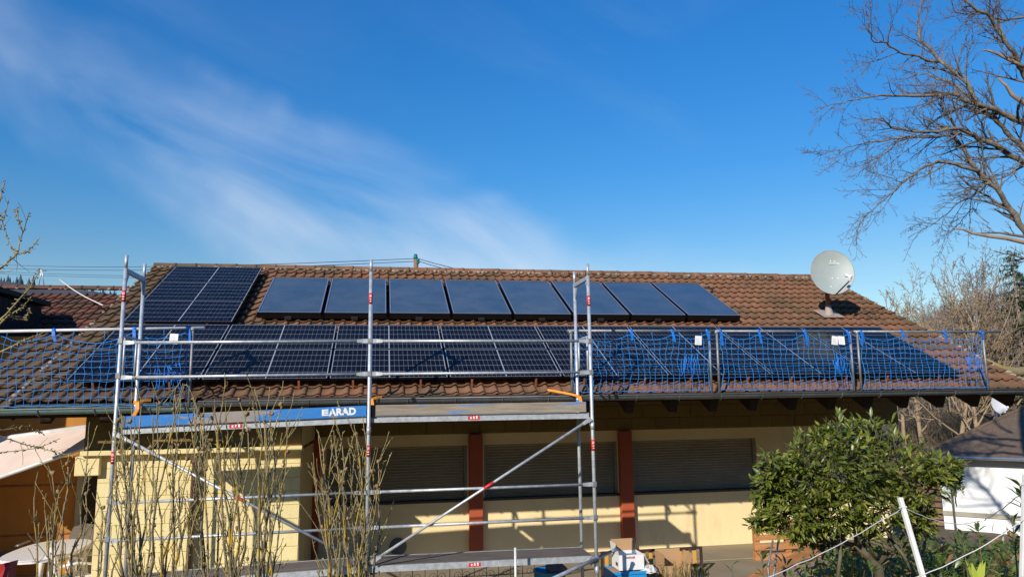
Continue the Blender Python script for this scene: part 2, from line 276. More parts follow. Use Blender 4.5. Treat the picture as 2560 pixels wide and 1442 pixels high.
# ---------------------------------------------------------------- mesh helpers
class MB:
    def __init__(s): s.v = []; s.f = []; s.m = []; s.sm = []
    def add(s, vs, fs, m=0, sm=False):
        o = len(s.v); s.v.extend(vs)
        for f in fs: s.f.append(tuple(i+o for i in f)); s.m.append(m); s.sm.append(sm)
        return s
    def box(s, a, b, m=0, M=None):
        x0, y0, z0 = a; x1, y1, z1 = b
        vs = [Vector(c) for c in ((x0, y0, z0), (x1, y0, z0), (x1, y1, z0), (x0, y1, z0), (x0, y0, z1), (x1, y0, z1), (x1, y1, z1), (x0, y1, z1))]
        if M is not None: vs = [M @ c for c in vs]
        return s.add(vs, [(0, 3, 2, 1), (4, 5, 6, 7), (0, 1, 5, 4), (1, 2, 6, 5), (2, 3, 7, 6), (3, 0, 4, 7)], m)
    def bevbox(s, a, b, r=0.005, m=0, M=None):
        """box with chamfered edges"""
        x0, y0, z0 = a; x1, y1, z1 = b; vs = []; idx = {}
        for i, (cx, sx) in enumerate(((x0, 1), (x1, -1))):
            for j, (cy, sy) in enumerate(((y0, 1), (y1, -1))):
                for k, (cz, sz) in enumerate(((z0, 1), (z1, -1))):
                    for ax in range(3):
                        idx[(i, j, k, ax)] = len(vs)
                        vs.append(Vector((cx+(0 if ax == 0 else sx*r), cy+(0 if ax == 1 else sy*r), cz+(0 if ax == 2 else sz*r))))
        fs = []
        for ax in range(3):
            for e in (0, 1):
                loop = [(0, 0), (1, 0), (1, 1), (0, 1)]
                def key(u, w):
                    c = [0, 0, 0]; c[ax] = e; c[(ax+1) % 3] = u; c[(ax+2) % 3] = w; return idx[(*c, ax)]
                L = [key(u, w) for u, w in loop]; fs.append(L if e else L[::-1])
        for ax in range(3):
            a1, a2 = (ax+1) % 3, (ax+2) % 3
            for u in (0, 1):
                for w in (0, 1):
                    c0 = [0, 0, 0]; c1 = [0, 0, 0]; c0[ax] = 0; c1[ax] = 1
                    for c in (c0, c1): c[a1] = u; c[a2] = w
                    L = [idx[(*c0, a1)], idx[(*c1, a1)], idx[(*c1, a2)], idx[(*c0, a2)]]
                    fs.append(L if u == w else L[::-1])
        for i in (0, 1):
            for j in (0, 1):
                for k in (0, 1):
                    L = [idx[(i, j, k, 0)], idx[(i, j, k, 1)], idx[(i, j, k, 2)]]
                    fs.append(L if (i+j+k) % 2 else L[::-1])
        if M is not None: vs = [M @ c for c in vs]
        return s.add(vs, fs, m)
    def tube(s, pts, r, n=8, m=0, cap=True, sm=True):
        pts = [Vector(p) for p in pts]; k = len(pts)
        if not isinstance(r, (list, tuple)): r = [r]*k
        vs = []; ref = None
        for i, p in enumerate(pts):
            t = (pts[min(i+1, k-1)]-pts[max(i-1, 0)])
            if t.length < 1e-9: t = Vector((0, 0, 1))
            t.normalize()
            if ref is None: ref = Vector((0, 0, 1)) if abs(t.z) < 0.9 else Vector((1, 0, 0))
            a = t.cross(ref)
            if a.length < 1e-6: a = t.cross(Vector((0.3, 1, 0.2)))
            a.normalize(); b2 = t.cross(a); ref = -b2 if False else ref
            for j in range(n):
                an = 2*PI*j/n; vs.append(p+(a*math.cos(an)+b2*math.sin(an))*r[i])
        fs = [(i*n+j, i*n+(j+1) % n, (i+1)*n+(j+1) % n, (i+1)*n+j) for i in range(k-1) for j in range(n)]
        s.add(vs, fs, m, sm)
        if cap:
            o = len(s.v)-k*n
            s.f.append(tuple(o+j for j in reversed(range(n)))); s.m.append(m); s.sm.append(False)
            s.f.append(tuple(o+(k-1)*n+j for j in range(n))); s.m.append(m); s.sm.append(False)
        return s
    def lathe(s, prof, n=16, m=0, M=None, sm=True):
        vs = [Vector((r*math.cos(2*PI*j/n), r*math.sin(2*PI*j/n), z)) for r, z in prof for j in range(n)]
        if M is not None: vs = [M @ c for c in vs]
        fs = [(i*n+j, i*n+(j+1) % n, (i+1)*n+(j+1) % n, (i+1)*n+j) for i in range(len(prof)-1) for j in range(n)]
        return s.add(vs, fs, m, sm)
    def prism(s, poly, h0, h1, m=0, M=None):
        """poly: 2D outline in xy, extruded in z"""
        k = len(poly); vs = [Vector((x, y, h0)) for x, y in poly]+[Vector((x, y, h1)) for x, y in poly]
        if M is not None: vs = [M @ c for c in vs]
        fs = [tuple(reversed(range(k))), tuple(range(k, 2*k))]+[(i, (i+1) % k, k+(i+1) % k, k+i) for i in range(k)]
        return s.add(vs, fs, m)
    def quad(s, a, b, c, d, m=0): return s.add([Vector(a), Vector(b), Vector(c), Vector(d)], [(0, 1, 2, 3)], m)
    def mesh(s, name, mats, off=None):
        me = bpy.data.meshes.new(name)
        vs = s.v if off is None else [v-off for v in s.v]
        me.from_pydata([tuple(v) for v in vs], [], s.f)
        for mm in (mats if isinstance(mats, (list, tuple)) else [mats]): me.materials.append(MATS[mm])
        me.polygons.foreach_set('material_index', s.m); me.polygons.foreach_set('use_smooth', s.sm)
        me.update(); return me

def worg(o):
    v = Vector((0, 0, 0))
    while o is not None: v = v+o.location; o = o.parent
    return v
def tag(o, label=None, cat=None, group=None, kind=None):
    if label: o['label'] = label
    if cat: o['category'] = cat
    if group: o['group'] = group
    if kind: o['kind'] = kind
    return o
def thing(name, label, cat, loc=(0, 0, 0), group=None, rot=None):
    o = bpy.data.objects.new(name, None); COL.objects.link(o); o.location = loc; o.empty_display_size = 0.1
    if rot is not None: o.rotation_euler = rot
    return tag(o, label, cat, group)
def ob(name, mb, mats, parent=None, loc=None, local=False):
    """one mesh object; vertices are given in world space unless local=True"""
    off = None
    if not local:
        base = worg(parent) if parent is not None else Vector((0, 0, 0))
        off = base+(Vector(loc) if loc is not None else Vector((0, 0, 0)))
    o = bpy.data.objects.new(name, mb.mesh(name, mats, off)); COL.objects.link(o); o.parent = parent
    if loc is not None: o.location = loc
    return o
def inst(name, me, parent, loc, rot=None, scale=None):
    o = bpy.data.objects.new(name, me); COL.objects.link(o); o.parent = parent; o.location = loc
    if rot is not None: o.rotation_euler = rot
    if scale is not None: o.scale = scale
    return o
def solo(name, mb, mats, label, cat, loc=(0, 0, 0), group=None):
    """a thing that is one mesh; origin at loc"""
    o = bpy.data.objects.new(name, mb.mesh(name, mats, Vector(loc))); COL.objects.link(o); o.location = loc
    return tag(o, label, cat, group)
ORD = ['first', 'second', 'third', 'fourth', 'fifth', 'sixth', 'seventh', 'eighth', 'ninth', 'tenth']
rnd = random.random
def rv(a=1.0): return Vector((random.uniform(-a, a), random.uniform(-a, a), random.uniform(-a, a)))
# ---------------------------------------------------------------- ground and hills
GZ = -3.25
def sstep(a, b, x):
    t = max(0.0, min(1.0, (x-a)/(b-a))); return t*t*(3-2*t)
def lerp(t, tab):
    if t <= tab[0][0]: return tab[0][1]
    for (a, u), (b2, w) in zip(tab, tab[1:]):
        if t <= b2: return u+(w-u)*(t-a)/(b2-a)
    return tab[-1][1]
ELEV = [(-180, 0.30), (-120, 0.28), (-90, 0.20), (-60, 0.12), (-30, 0.138), (-24, 0.137), (-20, 0.134), (-14, 0.125), (0, 0.10), (20, 0.05), (33, 0.035), (37, 0.045), (41, 0.066), (46, 0.085), (60, 0.13), (90, 0.18), (130, 0.27), (180, 0.30)]  # both ends: unseen hill behind the camera, raised to block low sky light
RTOP = [(-180, 70), (-110, 80), (-60, 250), (-10, 330), (15, 280), (35, 170), (60, 150), (110, 80), (180, 70)]
def ground(x, y):
    h = GZ + 0.18*max(0.0, -3.2-y) if y > -13 else GZ+0.18*9.8
    h += -2.0*sstep(14.5, 20.5, x)*sstep(-9, -1, y)
    dx, dy = x-CAM.x, y-CAM.y; r = math.hypot(dx, dy); az = math.degrees(math.atan2(dx, dy))
    e = lerp(az, ELEV); R = lerp(az, RTOP); r0 = 34 if 25 < az < 75 else (60 if -75 < az <= 25 else 12)
    if r > r0:
        t = (r-r0)/(R-r0); top = CAM.z+e*R
        if t < 1: h2 = h+(top-h)*(t*0.55+0.45*sstep(0, 1, t))
        else: h2 = top-min(20.0, (r-R)*0.02)
        h = h2 + noise.noise(Vector((x*0.03, y*0.03, 0)))*min(3.0, (r-r0)*0.03)
    if r < 60 and not (-7 < x < 16 and y > -1.8): h += 0.10*noise.noise(Vector((x*0.5, y*0.5, 3.0)))
    return h
rings = [0.0]; rr = 0.6
while rr < 3600:
    rings.append(rr); rr += max(0.5, rr*0.045)
angs = []; a = -180.0
while a < 180.0:
    angs.append(a); a += 1.25 if -45 <= a < 65 else 5.0
g = MB(); na = len(angs); vs = []
for r in rings:
    for an in angs:
        x = CAM.x+r*math.sin(rad(an)); y = CAM.y+r*math.cos(rad(an)); vs.append(Vector((x, y, ground(x, y)-(0.0 if r < 900 else 0.0))))
fs = []; ms = []
for i in range(len(rings)-1):
    for j in range(na):
        fs.append((i*na+j, i*na+(j+1) % na, (i+1)*na+(j+1) % na, (i+1)*na+j))
        ms.append(2 if rings[i] > 85 else (1 if rings[i] > 26 and angs[j] > 20 else 0))
g.v = vs; g.f = fs; g.m = ms; g.sm = [True]*len(fs)
tag(ob('ground', g, ['earth', 'litter', 'wooded_hill']), kind='structure')

pv = MB()
pv.box((-7.5, -0.9, GZ-0.15), (13.4, 3.0, GZ+0.03))
tag(ob('pavement', pv, 'concrete'), kind='structure')

# ---------------------------------------------------------------- the house
house = thing('house', 'long single storey yellow house with brown tiled roof, red columns and roller shutters', 'house', (7.5, 3.0, GZ))
XL, XR, SE, SRI = -0.55, 15.50, -0.33, 6.19
YR = rp(0, SRI).y; ZR = rp(0, SRI, -0.2).z
def wallbox(name, m, *boxes, parent=house):
    mb = MB()
    for bx in boxes: mb.box(*bx)
    return ob(name, mb, m, parent)
SZ0, SZ1 = -2.16, -1.18
OPEN = [(3.36, 5.93), (6.25, 8.88), (9.18, 11.82)]
wl = wallbox('wall', 'wall_cream',
    ((3.15, 2.85, GZ), (14.72, 3.10, SZ0-0.02)),
    ((3.15, 2.85, SZ0-0.02), (3.36, 3.10, -0.97)), ((5.93, 2.85, SZ0-0.02), (6.25, 3.10, -0.97)), ((8.88, 2.85, SZ0-0.02), (9.18, 3.10, -0.97)),
    ((11.82, 2.85, SZ0-0.02), (14.72, 3.10, -0.97)),
    ((3.36, 2.85, SZ1), (5.93, 3.10, -0.97)), ((6.25, 2.85, SZ1), (8.88, 3.10, -0.97)), ((9.18, 2.85, SZ1), (11.82, 3.10, -0.97)))
wallbox('gable_wall', 'wall_cream', ((14.47, 3.10, GZ), (14.72, 10.4, 1.0)))
wallbox('rear_wall', 'wall_cream', ((0.3, 10.4, GZ), (14.72, 10.65, 0.0)))
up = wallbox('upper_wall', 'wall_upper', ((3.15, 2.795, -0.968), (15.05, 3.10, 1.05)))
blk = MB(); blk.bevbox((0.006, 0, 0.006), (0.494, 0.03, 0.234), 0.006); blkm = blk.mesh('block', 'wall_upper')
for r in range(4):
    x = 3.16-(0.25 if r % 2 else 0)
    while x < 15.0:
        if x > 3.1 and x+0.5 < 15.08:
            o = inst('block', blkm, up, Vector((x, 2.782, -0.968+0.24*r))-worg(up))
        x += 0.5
# garage block in front, of painted blocks
gw = wallbox('garage_wall', 'block_yellow', ((0.31, 0.61, GZ), (3.14, 2.85, -1.06)), ((0.12, 0.575, -1.0), (3.15, 2.85, -0.20)))
gb = MB(); gb.bevbox((0.003, 0, 0.003), (0.467, 0.02, 0.197), 0.004); gbm = gb.mesh('block', 'block_yellow')
gh = MB(); gh.bevbox((0.003, 0, 0.003), (0.230, 0.02, 0.197), 0.004); ghm = gh.mesh('block', 'block_yellow')
for r in range(11):
    z = GZ+0.0+0.2*r; x = 0.31; k = 0
    if r % 2: inst('block', ghm, gw, Vector((x, 0.597, z))-worg(gw)); x += 0.2335
    while x < 3.0:
        if x+0.46 <= 3.15: inst('block', gbm, gw, Vector((x, 0.597, z))-worg(gw)); x += 0.4715
        else: inst('block', ghm, gw, Vector((x, 0.597, z))-worg(gw)); x += 0.4715
lg = MB(); lg.bevbox((0.11, 0.43, -1.055), (3.17, 0.60, -0.985), 0.008); lg.bevbox((0.03, 0.50, -1.335), (0.36, 0.74, -1.06), 0.01); ob('ledge', lg, 'wall_yellow', house)
# upper boarding above the garage (vertical battens, all in the shade of the eaves)
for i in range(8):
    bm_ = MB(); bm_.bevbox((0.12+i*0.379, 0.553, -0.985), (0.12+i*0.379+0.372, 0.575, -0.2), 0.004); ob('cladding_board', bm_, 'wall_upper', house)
# columns
for x0 in (3.00, 5.955, 8.885):
    c = MB(); c.bevbox((x0, 2.70, GZ+0.03), (x0+0.25, 2.85, -0.975), 0.008); ob('column', c, 'column_red', house)
# roller shutters
for i, (a0, a1) in enumerate(OPEN):
    bk = MB(); bk.box((a0+0.02, 2.985, SZ0), (a1-0.02, 3.02, SZ1))
    sh = ob('roller_shutter', bk, 'shutter_rail', house)
    for e in (a0, a1-0.055):
        rl = MB(); rl.bevbox((e+0.002, 2.90, SZ0), (e+0.053, 2.99, SZ1), 0.004); ob('guide_rail', rl, 'shutter_rail', sh)
    n = 19; hh = (SZ1-SZ0)/n; prof = []
    slb = MB(); w = a1-a0-0.115
    pts = [(0.0, 0.002), (0.006, 0.010), (-0.012, hh*0.5), (0.004, hh-0.008), (0.0, hh-0.002)]
    vs = [Vector((x, y, z)) for x in (0, w) for (y, z) in pts]
    slb.add(vs, [(k, 5+k, 6+k, k+1) for k in range(4)], 0)
    sme = slb.mesh('slat', 'shutter')
    for k in range(n):
        o = inst('slat', sme, sh, Vector((a0+0.0575, 2.965+random.uniform(-.0015, .0015), SZ0+hh*k))-worg(sh))
    sl_ = MB(); sl_.bevbox((a0-0.02, 2.815, SZ0-0.045), (a1+0.02, 2.99, SZ0-0.005), 0.004); ob('window_sill', sl_, 'print_dark', house)
rd = MB(); M = Matrix.Translation(onY(995, 1365, 2.85)) @ Matrix.Rotation(PI/2, 4, 'X')
rd.lathe([(0.0, 0.05), (0.13, 0.05), (0.14, 0.035), (0.15, 0.035), (0.155, 0.0)], 28, 0, M)
lp = ob('round_wall_lamp', rd, 'lounger_grey', house)
# ochre wall at the back of the patio with its door
wallbox('patio_wall', 'wall_ochre', ((-7.5, 3.30, GZ), (0.29, 3.5, 0.9)))
dr = MB(); dr.bevbox((-0.80, 3.23, GZ+0.03), (0.10, 3.29, -1.15), 0.01); do = ob('door', dr, 'dark_wood', house)
dr = MB(); dr.bevbox((-0.92, 3.21, GZ+0.03), (-0.81, 3.29, -1.10), 0.006); ob('door_frame', dr, 'shutter', do)
dr = MB(); dr.bevbox((-0.72, 3.20, -2.9), (-0.30, 3.228, -2.3), 0.008); dr.bevbox((-0.72, 3.20, -2.1), (-0.30, 3.228, -1.4), 0.008); ob('door_panel', dr, 'black_wood', do)
for z in (-1.72, -2.55):
    t = MB(); t.bevbox((-7.4, 3.285, z), (-0.95, 3.299, z+0.03), 0.003); ob('wall_groove', t, 'rust', house)
# downpipe
dp = MB(); p0 = Vector((1.62, 0.50, GZ+0.05))
dp.tube([(1.63, 0.50, GZ+0.05), (1.66, 0.50, -0.75), (1.70, 0.10, -0.55), (1.72, -0.28, -0.42)], 0.048, 12)
for z in (-2.9, -2.0, -1.2): dp.tube([(1.635, 0.50, z), (1.636, 0.50, z+0.05)], 0.054, 12)
ob('downpipe', dp, 'downpipe', house)

# ---- roof
def slab(mb, x0, x1, s0, s1, n0, n1, m=0):
    vs = [rp(x, s, n) for n in (n0, n1) for (x, s) in ((x0, s0), (x1, s0), (x1, s1), (x0, s1))]
    mb.add(vs, [(3, 2, 1, 0), (4, 5, 6, 7), (0, 1, 5, 4), (1, 2, 6, 5), (2, 3, 7, 6), (3, 0, 4, 7)], m)
rf = MB(); slab(rf, XL+0.02, XR-0.02, SE+0.05, SRI-0.02, -0.25, -0.205)
bk = [Vector((v.x, 2*YR-v.y+0.02, v.z)) for v in rf.v[:8]]          # rear slope, out of sight
rf.add(bk, [(0, 1, 2, 3), (7, 6, 5, 4), (4, 5, 1, 0), (5, 6, 2, 1), (6, 7, 3, 2), (7, 4, 0, 3)])
roof = ob('roof', rf, 'roof_deck', house)
# rafters, their tails showing under the gutter
xs = [-0.2, 0.55, 1.25, 1.95, 2.65, 3.35, 4.05, 4.66, 5.44, 6.13, 6.82, 7.5, 8.17, 8.90, 9.58, 10.27, 10.97, 11.67, 12.36, 13.04, 13.73, 14.42, 15.11]
for x in xs:
    m = MB(); vs = []
    for xx in (x-0.065, x+0.065):
        vs += [rp(xx, -0.22, -0.26), rp(xx, 3.35, -0.26), rp(xx, 3.25, -0.46), rp(xx, 0.0, -0.46)]
    # plumb-cut tail
    vs[3] = vs[0]+Vector((0, 0.12, -0.25)); vs[7] = vs[4]+Vector((0, 0.12, -0.25))
    m.add(vs, [(0, 1, 2, 3), (7, 6, 5, 4), (0, 4, 5, 1), (1, 5, 6, 2), (2, 6, 7, 3), (3, 7, 4, 0)])
    ob('rafter', m, 'dark_wood', house)
# the tile: flat pan on the left, roll on the right, real thickness at the lower edge
PROF = [(0.0, 0.006), (0.012, 0.0), (0.06, -0.002), (0.105, 0.004), (0.135, 0.028), (0.158, 0.038), (0.180, 0.032), (0.197, 0.010), (0.203, -0.012)]
def tile_geo():
    k = len(PROF); L = 0.385; vs = []
    for (x, z) in PROF: vs.append(Vector((x, 0.0, z+0.030)))
    for (x, z) in PROF: vs.append(Vector((x, L, z)))
    for (x, z) in PROF: vs.append(Vector((x, 0.040, z-0.002)))
    fs = [(i, i+1, k+i+1, k+i) for i in range(k-1)]+[(2*k+i, 2*k+i+1, i+1, i) for i in range(k-1)]
    return vs, fs
tv, tf = tile_geo()
tmb = MB(); tmb.add(tv, tf, 0, False)
for i in range(len(PROF)-1): tmb.sm[i] = True
tile_me = tmb.mesh('roof_tile', 'roof_tile'); wtile_me = tmb.mesh('roof_tile', 'wing_tile')
tiles = []     # (area in the picture, origin, rotation, mesh kind)
WINGO = Vector((0, 8.0-SRI*CT, 2.50-SRI*ST))             # the wing set back at the left: a parallel slope
def covered(X, s):
    return (0.12 < X < 13.95 and 0.30 < s < 1.75) or (0.12 < X < 1.45 and 2.3 < s < 5.0) or (2.35 < X < 11.1 and 3.1 < s < 4.35)
def add_tiles(c0, c1, r0, r1, off, kind, n0=-0.185, skip=True):
    for c in range(c0, c1):
        for r in range(r0, r1):
            X = TX0+c*TW; s = TS0+r*TE
            if skip and covered(X, s): continue
            P = rp(X+random.uniform(-.002, .002), s+random.uniform(-.006, .006), n0+random.uniform(-.002, .003))+off
            x, y, z = px(P)
            vis = -30 < x < 2560 and 600 < y < 1100
            hid = skip and ((0.0 < X+0.1 < 14.2 and -0.02 < s+0.1 < 2.15) or (0.0 < X+.1 < 1.75 and 2.1 < s+0.1 < 5.55) or (2.1 < X+.1 < 11.45 and 2.55 < s+.1 < 4.85))
            area = (F/z)**2*TW*TE*abs((CAM-P).normalized().dot(Vector((0, -ST, CT)))) if vis and not hid else 0
            if kind == 1: area *= 0.6
            slip = 1.0 if rnd() > 0.035 else 4.0
            tiles.append((area, P, (TH+random.uniform(-.008, .008)*slip, random.uniform(-.012, .012)*slip, random.uniform(-.008, .008)*slip), kind))
add_tiles(0, 80, 0, 19, Vector((0, 0, 0)), 0)
add_tiles(-4, 0, 0, 8, Vector((0, 0, -0.10)), 0, skip=False)
add_tiles(-42, 6, 4, 19, WINGO, 1, skip=False)
tiles.sort(key=lambda t: -t[0])
from mathutils import Euler
for t in tiles[:300]: inst('roof_tile', (tile_me, wtile_me)[t[3]], roof, t[1]-worg(roof), t[2])
for kind, mname in ((0, 'roof_tile'), (1, 'wing_tile')):
    big = MB(); nf = len(PROF)-1
    for t in tiles[300:]:
        if t[3] != kind: continue
        R = Euler(t[2]).to_matrix(); o = len(big.v)
        big.v.extend([R @ v + t[1] for v in tv])
        for i, f in enumerate(tf): big.f.append(tuple(q+o for q in f)); big.sm.append(i < nf); big.m.append(0)
    tag(ob('roof_tiles' if kind == 0 else 'wing_roof_tiles', big, mname, roof), kind='stuff')
# ridge caps
def cap_mesh(matn):
    m = MB(); k = 10; vs = []; L = 0.465
    for (y, r) in ((0.0, 0.098), (0.05, 0.104), (0.055, 0.096), (L, 0.088)):
        for j in range(k): an = PI*(-0.06+1.12*j/(k-1)); vs.append(Vector((L-y, r*math.cos(an)*1.1, r*math.sin(an)*0.86)))
    fs = [(i*k+j, i*k+j+1, (i+1)*k+j+1, (i+1)*k+j) for i in range(3) for j in range(k-1)]
    m.add(vs, fs, 0, True)
    inner = [Vector((L+0.001, v.y*0.86, v.z*0.84)) for v in vs[:k]]
    o = len(m.v); m.v.extend(inner)
    for j in range(k-1): m.f.append((j, o+j, o+j+1, j+1)); m.m.append(0); m.sm.append(False)
    return m.mesh('ridge_tile', matn)
capm = cap_mesh('roof_tile'); wcapm = cap_mesh('wing_tile')
RY, RZ = rp(0, SRI, -0.15).y+0.03, rp(0, SRI, -0.15).z-0.015
x = XL-0.02
while x < XR-0.2:
    inst('ridge_tile', capm, roof, Vector((x, RY, RZ+random.uniform(-.004, .004)))-worg(roof), (0, random.uniform(-.012, .012)+0.012, random.uniform(-.01, .01)))
    x += 0.42
x = -9.0
while x < 0.4:
    inst('ridge_tile', wcapm, roof, Vector((x, 8.03, 2.50-0.02))-worg(roof), (0, 0.012, 0)); x += 0.355
# mortar bedding under the ridge caps and along the verges
mo = MB()
def lumps(p0, p1, w, step, rr_):
    n = int((p1-p0).length/step); d = (p1-p0).normalized()
    for i in range(n+1):
        if rnd() < 0.35: continue
        c = p0+(p1-p0)*(i/n)+Vector((0, 0, random.uniform(-.012, .012)))+d*random.uniform(-.02, .02)
        r = random.uniform(0.5, 1.25)*rr_
        M = Matrix.Translation(c) @ Matrix.Rotation(random.uniform(0, 3), 4, 'Z') @ Matrix.Diagonal((1.5, 1.0, 0.75, 1))
        mo.lathe([(0.001, r), (r*0.6, r*0.75), (r*0.95, 0.2*r), (r*0.8, -r*0.6), (0.001, -r)], 6, 0, M)
lumps(Vector((XL, RY-0.125, RZ-0.035)), Vector((XR, RY-0.125, RZ-0.035)), 0, 0.085, 0.042)
lumps(rp(XL-0.02, SE+0.1, -0.16), rp(XL-0.02, SRI, -0.16), 0, 0.11, 0.034)
lumps(rp(XR-0.03, SE+0.1, -0.15), rp(XR-0.03, SRI, -0.15), 0, 0.08, 0.04)
lumps(Vector((-9, 7.92, 2.45)), Vector((0.3, 7.92, 2.45)), 0, 0.12, 0.04)
tag(ob('mortar_bedding', mo, 'mortar', roof), kind='stuff')
vb = MB(); slab(vb, XL-0.015, XL+0.02, SE, SRI, -0.42, -0.19); slab(vb, XR-0.02, XR+0.015, SE, SRI, -0.40, -0.17); ob('verge_board', vb, 'dark_wood', roof)
# wing and strip decks
wd = MB()
vsw = [Vector((X, rp(0, s, -0.25).y, rp(0, s, -0.25).z))+WINGO for (X, s) in ((-9.2, 0.9), (0.6, 0.9), (0.6, SRI), (-9.2, SRI))]
wd.quad(*vsw)
vsw2 = [Vector((v.x, 16.04-v.y, v.z)) for v in vsw]; wd.quad(*reversed(vsw2))
slab(wd, -1.36, XL, SE+0.05, 2.42, -0.36, -0.315)
wd.quad(rp(-1.36, 2.42, -0.31), rp(XL, 2.42, -0.31), rp(XL, 2.42, -0.31)+Vector((0, 0, -.12)), rp(-1.36, 2.42, -0.31)+Vector((0, 0, -.12)))
ob('wing_roof', wd, 'roof_deck', house)
# gutter with brackets
gu = MB(); GY, GZt, GR = -0.345, -0.315, 0.072
def gutter(mb, x0, x1, dz0=0.0, dz1=0.0, m=0):
    k = 9; vs = []
    for x, dz in ((x0, dz0), (x1, dz1)):
        for rr_ in (GR, GR-0.004):
            for j in range(k): an = PI+PI*j/(k-1); vs.append(Vector((x, GY+rr_*math.cos(an), GZt+dz+rr_*math.sin(an))))
    fs = [(j, j+1, 2*k+j+1, 2*k+j) for j in range(k-1)]+[(k+j+1, k+j, 3*k+j, 3*k+j+1) for j in range(k-1)]
    mb.add(vs, fs, m, True)
    mb.tube([(x0, GY-GR-0.004, GZt+dz0+0.004), (x1, GY-GR-0.004, GZt+dz1+0.004)], 0.010, 8, m)
gutter(gu, 1.86, 15.62, 0.0, 0.015, 0); gt = ob('gutter', gu, 'gutter_metal', house)
gl = MB(); gutter(gl, -1.05, 1.86, -0.075, -0.06, 0); ob('gutter', gl, 'gutter_green', house)
brm = MB(); k = 7
for j in range(k-1):
    a0 = PI*0.92+PI*1.05*j/(k-1); a1 = PI*0.92+PI*1.05*(j+1)/(k-1)
    brm.tube([(0, (GR+.006)*math.cos(a0), (GR+.006)*math.sin(a0)), (0, (GR+.006)*math.cos(a1), (GR+.006)*math.sin(a1))], 0.007, 5)
brme = brm.mesh('gutter_bracket', 'gutter_metal')
x = -0.82
while x < 15.6:
    inst('gutter_bracket', brme, gt, Vector((x, GY, GZt-(0.08 if x < 1.8 else 0)))-worg(gt)); x += 0.69
es = MB(); slab(es, XL, XR, SE-0.02, SE+0.10, -0.235, -0.205); ob('eave_strip', es, 'gutter_metal', house)
fb = MB(); fb.box((1.9, -0.262, -0.40), (XR, -0.238, -0.27)); fb.box((-1.0, -0.262, -0.50), (1.88, -0.238, -0.38)); ob('fascia_board', fb, 'dark_wood', house)

# cross wing at the far left, its right-hand side dark timber in the shade
cw = thing('timber_cross_wing', 'dark timber clad wing rising behind the patio roof at the left edge', 'building', (-5.0, 4.0, GZ))
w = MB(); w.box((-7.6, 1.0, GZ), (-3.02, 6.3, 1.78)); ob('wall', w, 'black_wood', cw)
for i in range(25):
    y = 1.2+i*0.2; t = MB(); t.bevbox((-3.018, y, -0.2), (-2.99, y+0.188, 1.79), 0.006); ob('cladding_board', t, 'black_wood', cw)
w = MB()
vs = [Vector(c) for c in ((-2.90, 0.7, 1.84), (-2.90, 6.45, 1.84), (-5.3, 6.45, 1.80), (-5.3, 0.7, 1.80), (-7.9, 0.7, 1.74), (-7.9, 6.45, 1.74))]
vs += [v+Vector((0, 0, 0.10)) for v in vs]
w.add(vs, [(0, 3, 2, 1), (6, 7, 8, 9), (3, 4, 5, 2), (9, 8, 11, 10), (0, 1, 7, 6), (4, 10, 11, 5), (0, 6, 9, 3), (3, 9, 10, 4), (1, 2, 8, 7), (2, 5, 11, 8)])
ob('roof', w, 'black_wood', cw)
cb = MB(); a0, a1 = onY(147, 708, 8.0), onY(257, 775, 5.2)
pts = [a0+(a1-a0)*t+Vector((0, 0, 0.10-0.05*math.sin(t*PI))) for t in [i/10 for i in range(11)]]
cb.tube(pts, 0.013, 6); solo('white_cable', cb, 'cable_white', 'pale cable lying down the lower tiled wing roof at left', 'cable', a0)
# awning over the patio
aw = thing('awning', 'pale pink patio awning under the eaves at left edge', 'awning', (-1.5, 2.2, -0.6))
m = MB(); A = [onY(330, 1052, 2.6), onY(-160, 1120, 2.6), onY(-160, 1248, 1.1), onY(330, 1077, 1.1)]
vs = [];  N = 8
for i in range(N+1):
    for j in range(N+1):
        u, v = i/N, j/N
        P = (A[0]*(1-u)+A[1]*u)*(1-v)+(A[3]*(1-u)+A[2]*u)*v
        vs.append(P+Vector((0, 0, -0.03*math.sin(PI*v))))
m.add(vs, [(i*(N+1)+j, i*(N+1)+j+1, (i+1)*(N+1)+j+1, (i+1)*(N+1)+j) for i in range(N) for j in range(N)], 0, True)
ob('cloth', m, 'awning', aw)
m = MB(); m.tube([A[3], A[2]], 0.03, 8); ob('front_bar', m, 'white_tube', aw)
m = MB(); m.tube([A[0], A[1]], 0.05, 8); ob('roller', m, 'white_tube', aw)
# ---------------------------------------------------------------- photovoltaic panels
PX, PSP = 1.776, 1.112; PW, PH = 1.754, 1.096
fm = MB()
for (a, b2) in (((0, 0, -0.035), (PW, 0.010, 0.0)), ((0, PH-0.010, -0.035), (PW, PH, 0.0)), ((0, 0.010, -0.035), (0.009, PH-0.010, 0.0)), ((PW-0.009, 0.010, -0.035), (PW, PH-0.010, 0.0))):
    fm.box(a, b2)
frame_me = fm.mesh('frame', 'frame_black')
bs = MB(); bs.box((0.009, 0.010, -0.010), (PW-0.009, PH-0.010, -0.004)); back_me = bs.mesh('backsheet', 'backsheet')
cp, rp_ = (PW-0.018-0.024-0.016)/24, (PH-0.020-0.022)/5
ce = MB(); g2 = 0.0015; g3 = 0.0052
ce.prism([(g2+.003, g3), (cp-g2-.003, g3), (cp-g2, g3+.003), (cp-g2, rp_-g3-.003), (cp-g2-.003, rp_-g3), (g2+.003, rp_-g3), (g2, rp_-g3-.003), (g2, g3+.003)], -0.004, -0.0025)
cell_me = ce.mesh('solar_cell', 'solar_cell')
clm = MB(); clm.bevbox((-0.028, -0.02, -0.02), (0.0, 0.02, 0.004), 0.003); clamp_me = clm.mesh('clamp', 'frame_black')
ftm = MB(); ftm.bevbox((-0.02, -0.02, -0.20), (0.012, 0.0, -0.035), 0.003); foot_me = ftm.mesh('roof_hook', 'rust')
